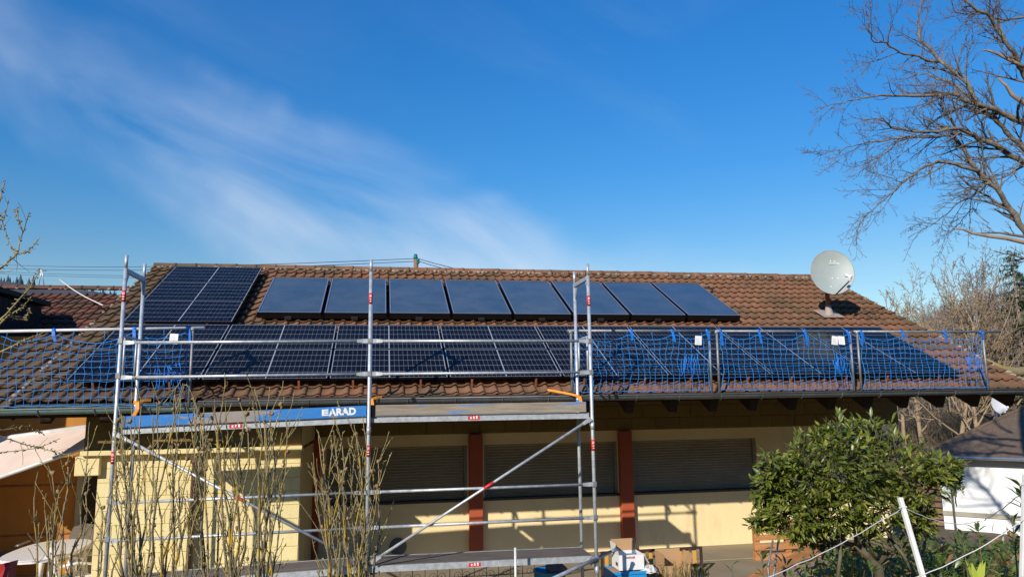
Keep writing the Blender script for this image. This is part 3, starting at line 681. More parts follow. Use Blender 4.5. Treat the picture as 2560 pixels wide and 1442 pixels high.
def panel(X, s, label, group, foot=False):
    t = thing('solar_module', label, 'solar panel', rp(X, s, 0.0), group, (TH, 0, 0))
    inst('frame', frame_me, t, (0, 0, 0)); inst('backsheet', back_me, t, (0, 0, 0))
    for i in range(24):
        x = 0.009+0.012+i*cp+(0.016 if i >= 12 else 0)
        for j in range(5): inst('solar_cell', cell_me, t, (x, 0.010+0.011+j*rp_, 0))
    for y in (0.25, 0.85): inst('clamp', clamp_me, t, (0.0, y, 0))
    if foot:
        for x in (0.35, 1.35): inst('roof_hook', foot_me, t, (x, 0.02, 0))
for r in (0, 1):
    for n in range(8):
        side = ['bottom row of the long solar array', 'upper row of the long solar array'][r]
        lab = 'black solar panel, %s from the left in the %s' % (ORD[n], side) if n < 4 else 'black solar panel, %s from the right in the %s' % (ORD[7-n] if n < 7 else 'last', side)
        if n == 7: lab = 'black solar panel at the right end of the %s' % side
        panel(n*PX+0.011, r*PSP+0.008, lab, 'solar panels of the long array', r == 0)
for k, w in enumerate(('lowest', 'middle one', 'topmost')):
    panel(0.011, 2*PSP+0.12+k*PSP, 'black solar panel, %s of three stacked at the roof\'s left end' % w, 'solar panels stacked at the left', k == 0)

# ---------------------------------------------------------------- flat-plate collectors
CW, CH, CP = 1.115, 2.13, 1.1745
fr = MB()
for (a, b2) in (((0, 0, -0.11), (CW, 0.028, 0.0)), ((0, CH-0.028, -0.11), (CW, CH, 0.0)), ((0, 0.028, -0.11), (0.028, CH-0.028, 0.0)), ((CW-0.028, 0.028, -0.11), (CW, CH-0.028, 0.0))): fr.box(a, b2)
cfr = fr.mesh('casing', 'frame_black')
tr = MB()
for (a, b2) in (((0.004, 0.004, 0.001), (CW-0.004, 0.026, 0.006)), ((0.004, CH-0.026, 0.001), (CW-0.004, CH-0.004, 0.006)), ((0.004, 0.026, 0.001), (0.026, CH-0.026, 0.006)), ((CW-0.026, 0.026, 0.001), (CW-0.004, CH-0.026, 0.006))): tr.box(a, b2)
ctr = tr.mesh('trim', 'frame_silver')
gl = MB(); gl.box((0.028, 0.028, -0.02), (CW-0.028, CH-0.028, -0.004)); cgl = gl.mesh('glass', 'collector_glass')
pc = MB(); pc.tube([(CW, CH-0.12, -0.05), (CP, CH-0.12, -0.05)], 0.016, 8); pc.tube([(CW+0.014, CH-0.12, -0.05), (CW+0.045, CH-0.12, -0.05)], 0.024, 8); cpc = pc.mesh('pipe_union', 'galvanised_dull')
hk = MB(); hk.bevbox((0.48, -0.035, -0.13), (0.60, 0.0, -0.07), 0.004); chk = hk.mesh('support_bracket', 'rubber')
for i in range(8):
    nm = (ORD[i]+' from the left' if i < 4 else ORD[7-i]+' from the right') if 0 < i < 7 else ('leftmost' if i == 0 else 'rightmost')
    t = thing('solar_collector', 'blue glass flat plate collector, %s in the row of eight' % nm, 'solar collector', rp(2.11+i*CP, 2.775, 0.02), 'flat plate collectors below the ridge', (TH, 0, 0))
    inst('casing', cfr, t, (0, 0, 0)); inst('trim', ctr, t, (0, 0, 0)); inst('glass', cgl, t, (0, 0, 0)); inst('support_bracket', chk, t, (0, 0, 0))
    if i < 7: inst('pipe_union', cpc, t, (0, 0, 0))
hs_ = MB(); pts = [rp(11.45+0.12*math.sin(u*3.1)*1.4, 4.65-u*0.28, 0.0+0.06*math.sin(u*PI)-0.1*u) for u in [i/10 for i in range(11)]]
hs_.tube(pts, 0.022, 8); solo('hose', hs_, 'rubber', 'black hose curving off the end of the rightmost collector', 'hose', rp(11.5, 4.5, -0.1))

# ---------------------------------------------------------------- satellite dish on the roof
db = rp(13.78, 3.30, -0.14)
dish = thing('satellite_dish', 'large grey satellite dish on a rusty mast at the roof\'s right end', 'satellite dish', db)
m = MB(); m.tube([db+Vector((0, 0, -0.1)), db+Vector((0.0, 0, 0.95))], 0.045, 12); ob('mast', m, 'rust', dish)
m = MB(); m.lathe([(0.11, -0.02), (0.085, 0.06), (0.06, 0.16), (0.05, 0.20)], 14, 0, Matrix.Translation(db)); ob('mast_collar', m, 'lead', dish)
m = MB(); slab(m, 13.55, 14.02, 3.10, 3.55, -0.125, -0.118); ob('flashing', m, 'lead', dish)
dc = at(2081, 680, 15.25)                       # dish centre
nrm = Vector((-0.30, -0.93, 0.16)).normalized()   # the way the reflector faces
ux = Vector((0, 0, 1)).cross(nrm)
ux = (nrm.cross(Vector((0, 0, 1)))).normalized()*-1
ux = Vector((0, 0, 1)).cross(nrm).normalized(); uz = nrm.cross(ux).normalized()
RXd, RZd = 0.435, 0.485
if uz.z < 0: uz = -uz
if ux.x < 0: ux = -ux
def dpt(u, v, back=0.0):
    r2 = u*u+v*v; return dc+ux*(u*RXd)+uz*(v*RZd)-nrm*(0.095*(1-r2)+back)
m = MB(); rings_, seg = 8, 40; vs = []
for bk_ in (0.0, 0.006):
    for i in range(rings_+1):
        for j in range(seg):
            t = i/rings_; an = 2*PI*j/seg; vs.append(dpt(t*math.cos(an), t*math.sin(an), bk_))
k = (rings_+1)*seg; fs = []
for i in range(rings_):
    for j in range(seg):
        q = (i*seg+j, i*seg+(j+1) % seg, (i+1)*seg+(j+1) % seg, (i+1)*seg+j); fs.append(q); fs.append(tuple(k+e for e in reversed(q)))
m.add(vs, fs, 0, True)
m.tube([dpt(math.cos(2*PI*j/seg), math.sin(2*PI*j/seg), 0.003) for j in range(seg+1)], 0.008, 5, 0, False)
refl = ob('reflector', m, 'dish_grey', dish)
low = dpt(0.02, -1.02); lnbp = dc+ux*0.245-uz*0.0+nrm*0.52+uz*-0.30
lnbp = at(2124, 690, 14.75)
m = MB(); m.tube([low-nrm*0.10+uz*0.02, low+nrm*0.02, lnbp-uz*0.09], 0.014, 6); ob('feed_arm', m, 'iron', dish)
m = MB(); Ml = Matrix.Translation(lnbp) @ (dc-lnbp).to_track_quat('Z', 'Y').to_matrix().to_4x4()
m.lathe([(0.0, -0.06), (0.026, -0.06), (0.03, 0.0), (0.03, 0.05), (0.042, 0.07), (0.042, 0.10), (0.0, 0.10)], 14, 0, Ml); m.bevbox((-0.032, -0.10, -0.06), (0.032, 0.0, 0.02), 0.008, 0, Ml); ob('lnb', m, 'lnb', dish)
m = MB(); m.tube([db+Vector((0, 0, 0.80)), dc-nrm*0.13-uz*0.05], 0.05, 8); m.tube([db+Vector((0, 0, 0.72)), db+Vector((0, 0, 0.9))], 0.062, 10); ob('bracket', m, 'galvanised_dull', dish)
m = MB()
for (u, v) in ((0.02, -0.22), (-0.12, -0.62), (0.28, -0.24)): m.tube([dpt(u, v), dpt(u, v)+nrm*0.006], 0.012, 8)
ob('bolt', m, 'lnb', dish)
def text_mesh(txt, size, M, matn, parent, name='lettering', extr=0.0015, space=1.0, shear=0.0, bold=0.0):
    cu = bpy.data.curves.new('lettering', 'FONT'); cu.body = txt; cu.size = size; cu.extrude = extr; cu.space_character = space; cu.shear = shear; cu.offset = bold
    cu.resolution_u = 3
    o = bpy.data.objects.new('lettering', cu); COL.objects.link(o); bpy.context.view_layer.update()
    me = bpy.data.meshes.new_from_object(o.evaluated_get(bpy.context.evaluated_depsgraph_get()))
    bpy.data.objects.remove(o); me.name = name; me.materials.clear(); me.materials.append(MATS[matn])
    base = worg(parent)
    for v in me.vertices: v.co = M @ v.co - base
    o = bpy.data.objects.new(name, me); COL.objects.link(o); o.parent = parent; return o
org = dpt(-0.02, 0.52)+nrm*0.006
Mx = Matrix((( ux.x, uz.x, nrm.x, org.x), (ux.y, uz.y, nrm.y, org.y), (ux.z, uz.z, nrm.z, org.z), (0, 0, 0, 1)))
text_mesh('Fau', 0.125, Mx, 'tag_white', dish, 'lettering', 0.002, 1.25, 0.2)
m = MB(); m.box((-0.02, -0.035, 0.0), (0.30, -0.027, 0.004), 0, Mx); m.box((-0.02, -0.06, -0.003), (0.30, -0.053, 0.001), 0, Mx); ob('raised_stripe', m, 'tag_white', dish)

# ---------------------------------------------------------------- scaffold
sc = thing('scaffold', 'galvanised steel scaffold tower of two bays in front of the eaves', 'scaffold', (4.16, -0.85, GZ))
XP = [1.09, 4.165, 7.20]; YO, YI = -1.20, -0.47; TR = 0.0242
def stick(parent, M, h=0.075, w=TR*1.0):
    b_ = MB(); b_.tube([(0, 0, -h), (0, 0, h)], TR+0.0012, 14); band = ob('sticker', b_, 'red_sticker', parent, local=True)
    band.matrix_local = M
    t = MB()
    for (z0, z1) in ((-0.045, -0.035), (-0.015, -0.005), (0.02, 0.05)):
        for k_ in (-1, 0, 1) if z1-z0 < 0.02 else (-1, 1):
            an = -PI/2+k_*0.28; c = Vector((math.cos(an), math.sin(an), 0))*(TR+0.0016)
            Mt = Matrix.Translation(c) @ Matrix.Rotation(an+PI/2, 4, 'Z'); t.box((-0.004, -0.0006, z0), (0.004, 0.0006, z1), 0, Mt)
    tt = ob('sticker_print', t, 'tag_white', band, local=True)
for i, x in enumerate(XP):
    for y in (YO, YI):
        m = MB(); top = 1.55 if y == YO else 1.57
        m.tube([(x, y, GZ+0.03), (x, y, 1.38)], TR, 14); m.tube([(x, y, 1.38), (x, y, top)], TR*0.86, 14)
        for z in (-0.72, -2.62): m.tube([(x, y, z-0.05), (x, y, z+0.05)], TR+0.003, 14)      # spigot joints
        m.lathe([(0.0, 0.0), (0.075, 0.0), (0.075, 0.008), (0.03, 0.008), (0.03, 0.09)], 4, 0, Matrix.Translation((x, y, GZ+0.03)))
        o = ob('standard', m, 'galvanised', sc)
        for z in ((1.02, -0.98) if y == YO else ()): stick(o, Matrix.Translation(Vector((x, y, z))-worg(sc)))
    # top and lower transoms, with gusset plates
    for z in (1.37, -0.63, -2.55):
        m = MB(); m.bevbox((x-0.022, YO+0.02, z-0.05), (x+0.022, YI-0.02, z+0.012), 0.004)
        for ys, sg in ((YO+0.022, 1), (YI-0.022, -1)):
            m.add([Vector((x+e, ys, z-0.05)) for e in (-.006, .006)]+[Vector((x+e, ys+sg*0.11, z-0.05)) for e in (-.006, .006)]+[Vector((x+e, ys, z-0.24)) for e in (-.006, .006)],
                  [(0, 2, 4), (1, 5, 3), (2, 3, 5, 4), (0, 1, 3, 2), (0, 4, 5, 1)])
        ob('transom', m, 'galvanised', sc)
def rail(p0, p1, name='guard_rail', r=0.0185, st_=None):
    p0, p1 = Vector(p0), Vector(p1); d = (p1-p0).normalized(); L = (p1-p0).length; m = MB()
    m.tube([p0+d*0.13, p1-d*0.13], r, 10)
    u = d.cross(Vector((0, 1, 0))).normalized()
    for e, sg in ((p0, 1), (p1, -1)):      # flattened ends
        a_ = e+d*sg*0.14; c_ = e+d*sg*0.055; vs = []
        for (P, hw, hy) in ((a_, r, r), (c_, r*1.45, r*0.33), (e, r*1.45, r*0.33)):
            vs += [P+u*hw+Vector((0, hy, 0)), P-u*hw+Vector((0, hy, 0)), P-u*hw-Vector((0, hy, 0)), P+u*hw-Vector((0, hy, 0))]
        m.add(vs, [(i*4+j, i*4+(j+1) % 4, (i+1)*4+(j+1) % 4, (i+1)*4+j) for i in range(2) for j in range(4)]+[(8, 9, 10, 11)])
    o = ob(name, m, 'galvanised', sc)
    if st_:
        c = p0+(p1-p0)*st_; Mq = Matrix.Translation(c-worg(sc)) @ d.to_track_quat('Z', 'X').to_matrix().to_4x4() @ Matrix.Diagonal((0.82, 0.82, 1, 1))
        stick(o, Mq)
    return o
YG = YO-0.018
for z in (0.45, 0.015, -1.50, -1.94):
    for i in (0, 1): rail((XP[i]+0.03, YG, z-(0.02 if i == 0 else 0)), (XP[i+1]-0.03, YG, z))
rail((1.13, YG-0.03, -0.70), (4.11, YG-0.03, -2.36), 'diagonal_brace', st_=0.495)
rail((4.22, YG-0.03, -2.36), (7.17, YG-0.03, -0.62), 'diagonal_brace', st_=0.515)
for x in (XP[0], XP[2]):          # end frames: the two thin uprights of the end guard
    for y in (YI-0.14, YO+0.14):
        m = MB(); m.tube([(x+0.0, y, -0.0), (x+0.0, y, 0.52)], 0.014, 8); ob('end_guard_upright', m, 'galvanised', sc)
    m = MB()
    for z in (0.0, 0.52): m.tube([(x, YO+0.02, z), (x, YI-0.02, z)], 0.014, 8)
    ob('end_guard_rail', m, 'galvanised', sc)
for x in XP:           # rail pockets and couplers
    for z in (0.45, 0.015, -1.5, -1.94):
        m = MB(); m.bevbox((x-0.03, YO-0.036, z-0.035), (x+0.03, YO-0.008, z+0.035), 0.006); ob('rail_pocket', m, 'galvanised_dull', sc)
# decks
def deck(x0, x1, z0, z1):
    M = lambda t: Vector((x0+(x1-x0)*t, 0, z0+(z1-z0)*t))
    def strip(ya, yb, za, zb, matn, name, ta=0.0, tb=1.0):
        m = MB(); A, B = M(ta), M(tb)
        vs = [Vector((P.x, y, P.z+z)) for P in (A, B) for (y, z) in ((ya, za), (yb, za), (yb, zb), (ya, zb))]
        m.add(vs, [(0, 1, 2, 3), (7, 6, 5, 4), (0, 4, 5, 1), (1, 5, 6, 2), (2, 6, 7, 3), (3, 7, 4, 0)])
        return ob(name, m, matn, sc)
    d = strip(YO+0.085, YI-0.065, -0.012, 0.0, 'deck_ply', 'deck_board')
    strip(YO+0.05, YO+0.083, -0.075, 0.004, 'galvanised', 'deck_edge'); strip(YI-0.063, YI-0.03, -0.075, 0.004, 'galvanised', 'deck_edge')
    A, B = M(0.30), M(0.31); strip(YO+0.09, YI-0.07, 0.001, 0.003, 'galvanised_dull', 'deck_joint', 0.30, 0.305)
    s_ = MB(); P = M(0.43); s_.bevbox((P.x, YO+0.0475, P.z-0.062), (P.x+0.16, YO+0.0495, P.z-0.012), 0.0005); st1 = ob('sticker', s_, 'red_sticker', sc)
    s_ = MB()
    for k_ in range(3): s_.box((P.x+0.03+k_*0.04, YO+0.0465, P.z-0.05), (P.x+0.05+k_*0.04, YO+0.0474, P.z-0.024+0.006*k_))
    ob('sticker_print', s_, 'tag_white', st1)
deck(1.13, 4.13, -0.63, -0.545); deck(4.20, 7.17, -0.545, -0.545); deck(1.13, 4.13, -2.50, -2.43); deck(4.20, 7.17, -2.43, -2.45)
# toe boards
def toe(x0, x1, z0, z1, matn):
    m = MB(); h = 0.14; y0, y1 = YO+0.012, YO+0.044; vs = []
    for (x, z) in ((x0, z0), (x1, z1)):
        for (y, dz) in ((y0, 0.004), (y0+.004, 0), (y1, 0), (y1, h), (y0+.004, h), (y0, h-0.004)): vs.append(Vector((x, y, z+dz)))
    m.add(vs, [(0, 1, 2, 3, 4, 5)[::-1], (6, 7, 8, 9, 10, 11)]+[(i, (i+1) % 6, 6+(i+1) % 6, 6+i) for i in range(6)])
    return ob('toe_board', m, matn, sc)
tb1 = toe(1.20, 4.13, -0.622, -0.535, 'blue_board'); tb2 = toe(4.25, 7.12, -0.532, -0.53, 'worn_board')
m = MB(); m.bevbox((1.12, YO+0.008, -0.625), (1.198, YO+0.05, -0.48), 0.004); ob('toe_board_end', m, 'gutter_metal', sc)
m = MB(); m.bevbox((4.185, YO+0.014, -0.55), (4.245, YO+0.05, -0.39), 0.004); ob('toe_board_end', m, 'frame_black', sc)
tilt = math.atan2(0.087, 2.93)
Mt = Matrix.Translation((3.66, YO+0.0105, -0.553+0.036)) @ Matrix.Rotation(-tilt, 4, 'Y') @ Matrix.Rotation(PI/2, 4, 'X')
text_mesh('ARAD', 0.122, Mt, 'white_paint', tb1, 'lettering', 0.0008, 1.06, 0.0, 0.0060)
m = MB()      # stencilled square mark in front of the letters
for z0 in (0.0, 0.022, 0.044, 0.066): m.box((-0.095, z0, -0.0006), (-0.012, z0+0.015, 0.0006), 0, Mt)
m.box((-0.095, 0.0, -0.0004), (-0.070, 0.081, 0.0005), 0, Mt); ob('stencil_mark', m, 'white_paint', tb1)
# raking tube with coupler at the right-hand foot
m = MB(); a_, b_ = at(1330, 1470, 8.6), onY(1543, 1371, -0.85); d = (b_-a_).normalized()
m.tube([a_, b_-d*0.18], TR, 12); m.tube([b_-d*0.2, b_-d*0.1, b_], [TR, TR*0.9, TR*1.2], 6)
ob('raking_tube', m, 'galvanised', sc)
cpos = onY(1483, 1397, -1.22)
m = MB(); m.tube([cpos+Vector((-.03, -.01, -.03)), cpos+Vector((.03, -.01, .03))], 0.042, 10); m.tube([Vector((7.2, YO, cpos.z-0.04)), Vector((7.2, YO, cpos.z+0.04))], 0.036, 12); ob('coupler', m, 'galvanised_dull', sc)

# orange lashing straps at the gutter
def strap(name, pts, w, matn, label, wd=Vector((0, 0, 1))):
    m = MB(); vs = []
    pts = [Vector(p) for p in pts]
    for p in pts: vs += [p-wd*w/2, p+wd*w/2, p+wd*w/2+Vector((0, 0.003, 0.002)), p-wd*w/2+Vector((0, 0.003, 0.002))]
    k = len(pts)
    m.add(vs, [(i*4+j, i*4+(j+1) % 4, (i+1)*4+(j+1) % 4, (i+1)*4+j) for i in range(k-1) for j in range(4)]+[(3, 2, 1, 0), ((k-1)*4, (k-1)*4+1, (k-1)*4+2, (k-1)*4+3)], 0, False)
    return m
for i, x in enumerate(XP):
    o = thing('lashing_strap', 'orange lashing strap tying the %s scaffold frame at the gutter' % ('left', 'middle', 'right')[i], 'strap', (x, YI, -0.3), 'orange lashing straps')
    m = MB(); m.tube([(x, YI, -0.335), (x, YI, -0.285)], TR+0.008, 12); ob('wrap', m, 'strap_orange', o)
    yb = -0.46
    m = strap('tail', [(x-0.03, YI-0.03, -0.30), (x-0.14, YI+0.01, -0.27), (x-0.30, YI+0.08, -0.235), (x-0.42, YI+0.16, -0.21)] if i == 2 else [(x+0.03, YI-0.03, -0.31), (x+0.09, YI+0.0, -0.29), (x+0.17, YI+0.06, -0.285)], 0.030, 'strap_orange', '')
    ob('tail', m, 'strap_orange', o)
    m = strap('loose_end', [(x+0.02, YI-0.03, -0.31), (x+0.035, YI-0.05, -0.40), (x+0.0, YI-0.045, -0.47), (x-0.03, YI-0.04, -0.55 if i == 0 else -0.42)], 0.05, '', '', Vector((1, 0, 0.1)))
    ob('loose_end', m, 'strap_orange', o)
    if i != 1:
        m = MB(); m.tube([(x+0.0, YI, -0.45), (x, YI, -0.36)], TR+0.004, 12); ob('blue_wrap', m, 'strap_blue', o)

# ---------------------------------------------------------------- side-guard nets along the eave
NY = -0.425
def net(x0, x1, zt, zb, label, grey, posts, tube_from, tube_to, ties, tags=(), bunch=(), seed=1, zt1=None):
    R = random.Random(seed)
    zt1 = zt if zt1 is None else zt1
    t = thing('safety_net', label, 'safety net', ((x0+x1)/2, NY, zb), 'blue safety nets along the eave')
    mtube = 'galvanised_dull' if grey else 'white_tube'
    def ztop(x): return zt+(zt1-zt)*(x-x0)/(x1-x0)
    m = MB(); m.tube([(tube_from, NY, ztop(tube_from)), (tube_to, NY, ztop(tube_to))], 0.0205, 12); ob('top_tube', m, mtube, t)
    for xx in posts:
        m = MB(); m.tube([(xx, NY+0.004, zb-0.03), (xx+0.005, NY, ztop(xx)-0.01)], 0.0195, 10); m.tube([(xx-0.03, NY, ztop(xx)-0.02), (xx+0.035, NY, ztop(xx)-0.02)], 0.027, 8)
        ob('post', m, 'galvanised_dull', t)
    nc = int(round((x1-x0-0.06)/0.101)); nr = int(round((zt-zb-0.06)/0.1))
    pts = {}
    for i in range(nc+1):
        for j in range(nr+1):
            u = i/nc; v = j/nr
            x = x0+0.03+(x1-x0-0.06)*u; top = ztop(x)-0.045
            sag = 0
            for a_, b2 in zip(ties, ties[1:]):
                if a_ <= x <= b2: w = (x-a_)/(b2-a_); sag = min(0.16, 0.14*(b2-a_))*4*w*(1-w)
            zz = zb+0.005+(top-sag*v**1.5-zb-0.005)*v
            pull = 0.035*math.sin(PI*v)*(1 if u < 0.04 else (-1 if u > 0.96 else 0))
            pts[i, j] = Vector((x+pull+R.uniform(-.016, .016)+0.05*noise.noise(Vector((x*1.3, v*2, seed))), NY-0.012+R.uniform(-.012, .012)+0.05*noise.noise(Vector((x*2, v*3, seed+5.0)))*math.sin(PI*v), zz+R.uniform(-.009, .009)))
    m = MB(); cr = 0.0036
    def chain(ps, r, n=4):
        out = []
        for a_, b2 in zip(ps, ps[1:]): out += [a_, (a_+b2)/2+Vector((R.uniform(-.004, .004), 0, R.uniform(-.006, .003)))]
        out.append(ps[-1]); m.tube(out, r, n, 0, False)
    for i in range(nc+1): chain([pts[i, j] for j in range(nr+1)], cr*(1.6 if i in (0, nc) else 1))
    for j in range(nr+1): chain([pts[i, j] for i in range(nc+1)], cr*(1.7 if j in (0, nr) else 1))
    ob('netting', m, 'net_cord', t)
    m = MB()
    for i in range(0, nc+1):
        P = pts[i, nr]
        if i % 4 == 1: m.tube([P, Vector((P.x+R.uniform(-.02, .02), NY, ztop(P.x)+0.022))], 0.005, 4)
    ob('lacing', m, 'net_cord', t)
    for xx in ties:
        m = MB(); m.tube([(xx-0.022, NY, ztop(xx)), (xx+0.022, NY, ztop(xx))], 0.029, 10); k_ = ob('tie', m, 'strap_blue', t)
        ln = R.uniform(0.10, 0.24)
        m = strap('', [(xx, NY-0.032, ztop(xx)-0.01), (xx+0.01, NY-0.04, ztop(xx)-ln*0.5), (xx+R.uniform(-.02, .04), NY-0.035, ztop(xx)-ln)], 0.04, '', '', Vector((1, 0, 0)))
        ob('strap_end', m, 'strap_blue', k_)
    for xx in tags:
        P = Vector((xx, NY-0.05, ztop(xx)-0.15)); m = MB()
        Mg = Matrix.Translation(P) @ Matrix.Rotation(R.uniform(-.25, .25), 4, 'Y') @ Matrix.Rotation(R.uniform(-.3, .3), 4, 'X')
        m.bevbox((-0.055, -0.003, -0.07), (0.055, 0.003, 0.07), 0.002, 0, Mg); tg = ob('tag', m, 'tag_white', t)
        m = MB()
        for q_ in range(3): m.box((-0.035, -0.0042, -0.045+0.03*q_), (0.03-0.01*q_, -0.0032, -0.040+0.03*q_), 0, Mg)
        ob('tag_print', m, 'print_grey', tg)
    for xx in bunch:
        m = MB()
        for q_ in range(9):
            bx_ = xx+R.uniform(-.16, .16); z0 = zb+R.uniform(.46, .58); pl = [Vector((bx_, NY-0.03, z0))]
            for s_ in range(5): pl.append(pl[-1]+Vector((R.uniform(-.025, .025), R.uniform(-.01, .01), -R.uniform(.03, .075))))
            m.tube(pl, 0.006, 4)
        ob('tangled_cord', m, 'strap_blue', t)
    return t
net(-0.72, 1.74, 0.64, -0.35, 'blue safety net hung from a white tube at the left end of the eave', False, (-0.70, 1.745), -1.2, 1.90, (-0.68, 0.0, 1.0, 1.70), (1.52,), (1.45,), 3, 0.695)
net(7.12, 9.37, 0.67, -0.25, 'blue safety net right beside the scaffold, under a white tag', True, (7.13, 9.36), 7.08, 9.46, (7.20, 8.08, 8.75, 9.33), (9.16,), (9.0,), 5)
net(9.50, 11.82, 0.67, -0.25, 'blue safety net in the middle of the three on the right', True, (9.49, 11.81), 9.462, 11.87, (9.55, 10.2, 11.0, 11.76), (11.50, 11.62), (11.55,), 7)
net(11.94, 14.30, 0.67, -0.26, 'blue safety net at the right end of the eave', True, (11.94, 14.29), 11.872, 14.65, (12.0, 12.75, 13.55, 14.25), (), (14.02,), 9)
m = MB(); m.bevbox((0, 0, 0), (0.13, 0.02, 0.012), 0.003, 0, Matrix.Translation((13.25, NY-0.01, 0.692)))
solo('wood_chip', m, 'slat_wood', 'small pale wood sliver lying on the right end net tube', 'wood', (13.25, NY, 0.692))
# ---------------------------------------------------------------- bare trees
def perp(d):
    a_ = d.cross(Vector((0.31, 0.17, 0.93)))
    if a_.length < 1e-4: a_ = d.cross(Vector((1, 0, 0)))
    return a_.normalized()
def turn(d, ang, spin):
    q = Quaternion(d, spin); a_ = q @ perp(d); return (Quaternion(a_, ang) @ d).normalized()
def wander(p, d, L, n, wob, up=0.0):
    pts = [p.copy()]
    for i in range(n):
        d = (d+rv(wob)+Vector((0, 0, up))).normalized(); p = p+d*(L/n); pts.append(p.copy())
    return pts, d
def spray(mb, pts, r0, lev, R, dens, ratio, wob=0.18, up=0.05, minr=0.0022, m=0, a0=0.15, ang=(0.45, 1.0), sides=3):
    """side branches along a polyline, recursively"""
    L = sum((b2-a_).length for a_, b2 in zip(pts, pts[1:])); n = max(1, int(L*dens))
    for q_ in range(n):
        t = a0+(1-a0)*(q_+R.random())/n; f = t*(len(pts)-1); i = min(int(f), len(pts)-2)
        P = pts[i].lerp(pts[i+1], f-i); d = (pts[i+1]-pts[i]).normalized()
        nd_ = turn(d, R.uniform(*ang), R.uniform(0, 2*PI)); ln = L*ratio*R.uniform(0.55, 1.15)*(1.15-0.75*t)
        r = max(minr, r0*(1-0.75*t)*0.55)
        seg = 4 if ln > 0.5 else 3
        ps, _ = wander(P, nd_, ln, seg, wob, up)
        mb.tube(ps, [max(minr*0.75, r*(1-0.8*k/seg)) for k in range(seg+1)], sides, m, False)
        if lev > 0: spray(mb, ps, r, lev-1, R, dens*1.7, ratio, wob, up, minr, m, 0.2, ang, 3)

oakD = 15.0
LIMBS = [  # traced limbs of the big tree: (pixel points, depths, start radius, end radius)
 ([(2760, 860), (2640, 700), (2560, 576), (2525, 520), (2490, 469), (2447, 430), (2424, 400), (2389, 344), (2385, 310), (2357, 275), (2352, 240)], (15.0, 14.6), 0.13, 0.02),
 ([(2690, 470), (2600, 420), (2560, 404), (2516, 383), (2486, 361), (2443, 344), (2413, 327), (2387, 320), (2344, 329), (2301, 331), (2258, 325), (2228, 318), (2206, 297), (2160, 300)], (15.2, 13.8), 0.115, 0.012),
 ([(2700, 390), (2620, 330), (2560, 307), (2516, 288), (2473, 269), (2439, 260), (2413, 254), (2396, 241), (2374, 232), (2335, 241), (2258, 241), (2202, 241), (2159, 245), (2107, 258), (2047, 269)], (15.4, 14.0), 0.125, 0.008),
 ([(2439, 258), (2430, 228), (2413, 202), (2391, 181), (2366, 166), (2344, 146), (2327, 125), (2301, 103), (2297, 82), (2297, 52), (2310, 0), (2312, -40)], (15.1, 16.0), 0.085, 0.025),
 ([(2344, 155), (2318, 153), (2297, 140), (2262, 135), (2232, 123), (2215, 108), (2185, 105), (2172, 77), (2172, 43), (2160, 25)], (15.4, 14.6), 0.05, 0.010),
 ([(2417, 254), (2404, 224), (2378, 206), (2344, 198), (2318, 185), (2284, 189), (2250, 205)], (15.1, 15.6), 0.055, 0.012),
 ([(2640, 330), (2600, 260), (2560, 185), (2546, 155), (2525, 120), (2507, 95), (2490, 65), (2473, 39), (2443, 26), (2417, 4), (2390, -30)], (15.6, 15.0), 0.10, 0.035),
 ([(2640, 20), (2560, 43), (2516, 52), (2486, 47), (2464, 34), (2420, 36), (2380, 30)], (16.0, 15.2), 0.05, 0.012),
 ([(2447, 430), (2387, 409), (2344, 402), (2310, 417), (2275, 443), (2249, 465), (2215, 495), (2185, 520), (2163, 542), (2129, 563)], (14.7, 13.6), 0.06, 0.006),
 ([(2600, 395), (2560, 415), (2500, 445), (2447, 466), (2410, 478)], (15.4, 14.6), 0.05, 0.012),
 ([(2400, 333), (2366, 340), (2335, 344), (2301, 344), (2258, 342), (2215, 351), (2172, 357), (2129, 366), (2086, 379), (2043, 389)], (14.8, 14.2), 0.05, 0.006),
 ([(2473, 456), (2452, 473), (2426, 495), (2396, 507), (2370, 533), (2335, 559), (2275, 589)], (14.7, 15.4), 0.045, 0.006),
 ([(2650, 430), (2560, 378), (2516, 327), (2486, 297), (2447, 271)], (15.5, 15.1), 0.10, 0.06),
 ([(2470, 560), (2430, 520), (2400, 560), (2365, 585)], (15.0, 15.8), 0.02, 0.006),
 ([(2258, 342), (2235, 365), (2210, 385), (2180, 400), (2150, 430)], (14.4, 14.0), 0.028, 0.006),
 ([(2310, 300), (2318, 320), (2335, 285), (2338, 262), (2310, 250)], (14.6, 14.6), 0.022, 0.008),
]
ot = at(2790, 1200, 15.3); gzt = ground(ot.x, ot.y)
oak = thing('oak_tree', 'big bare oak reaching into the sky from the right edge', 'tree', (ot.x, ot.y, gzt))
R = random.Random(11)
tm = MB(); tm.tube([Vector((ot.x, ot.y, gzt-0.2)), at(2785, 1050, 15.3), at(2765, 850, 15.2), at(2740, 640, 15.3), at(2700, 450, 15.3), at(2690, 250, 15.6), at(2700, 60, 15.8)], [0.42, 0.34, 0.29, 0.25, 0.20, 0.13, 0.08], 12)
ob('trunk', tm, 'bark_oak', oak)
tw = MB()
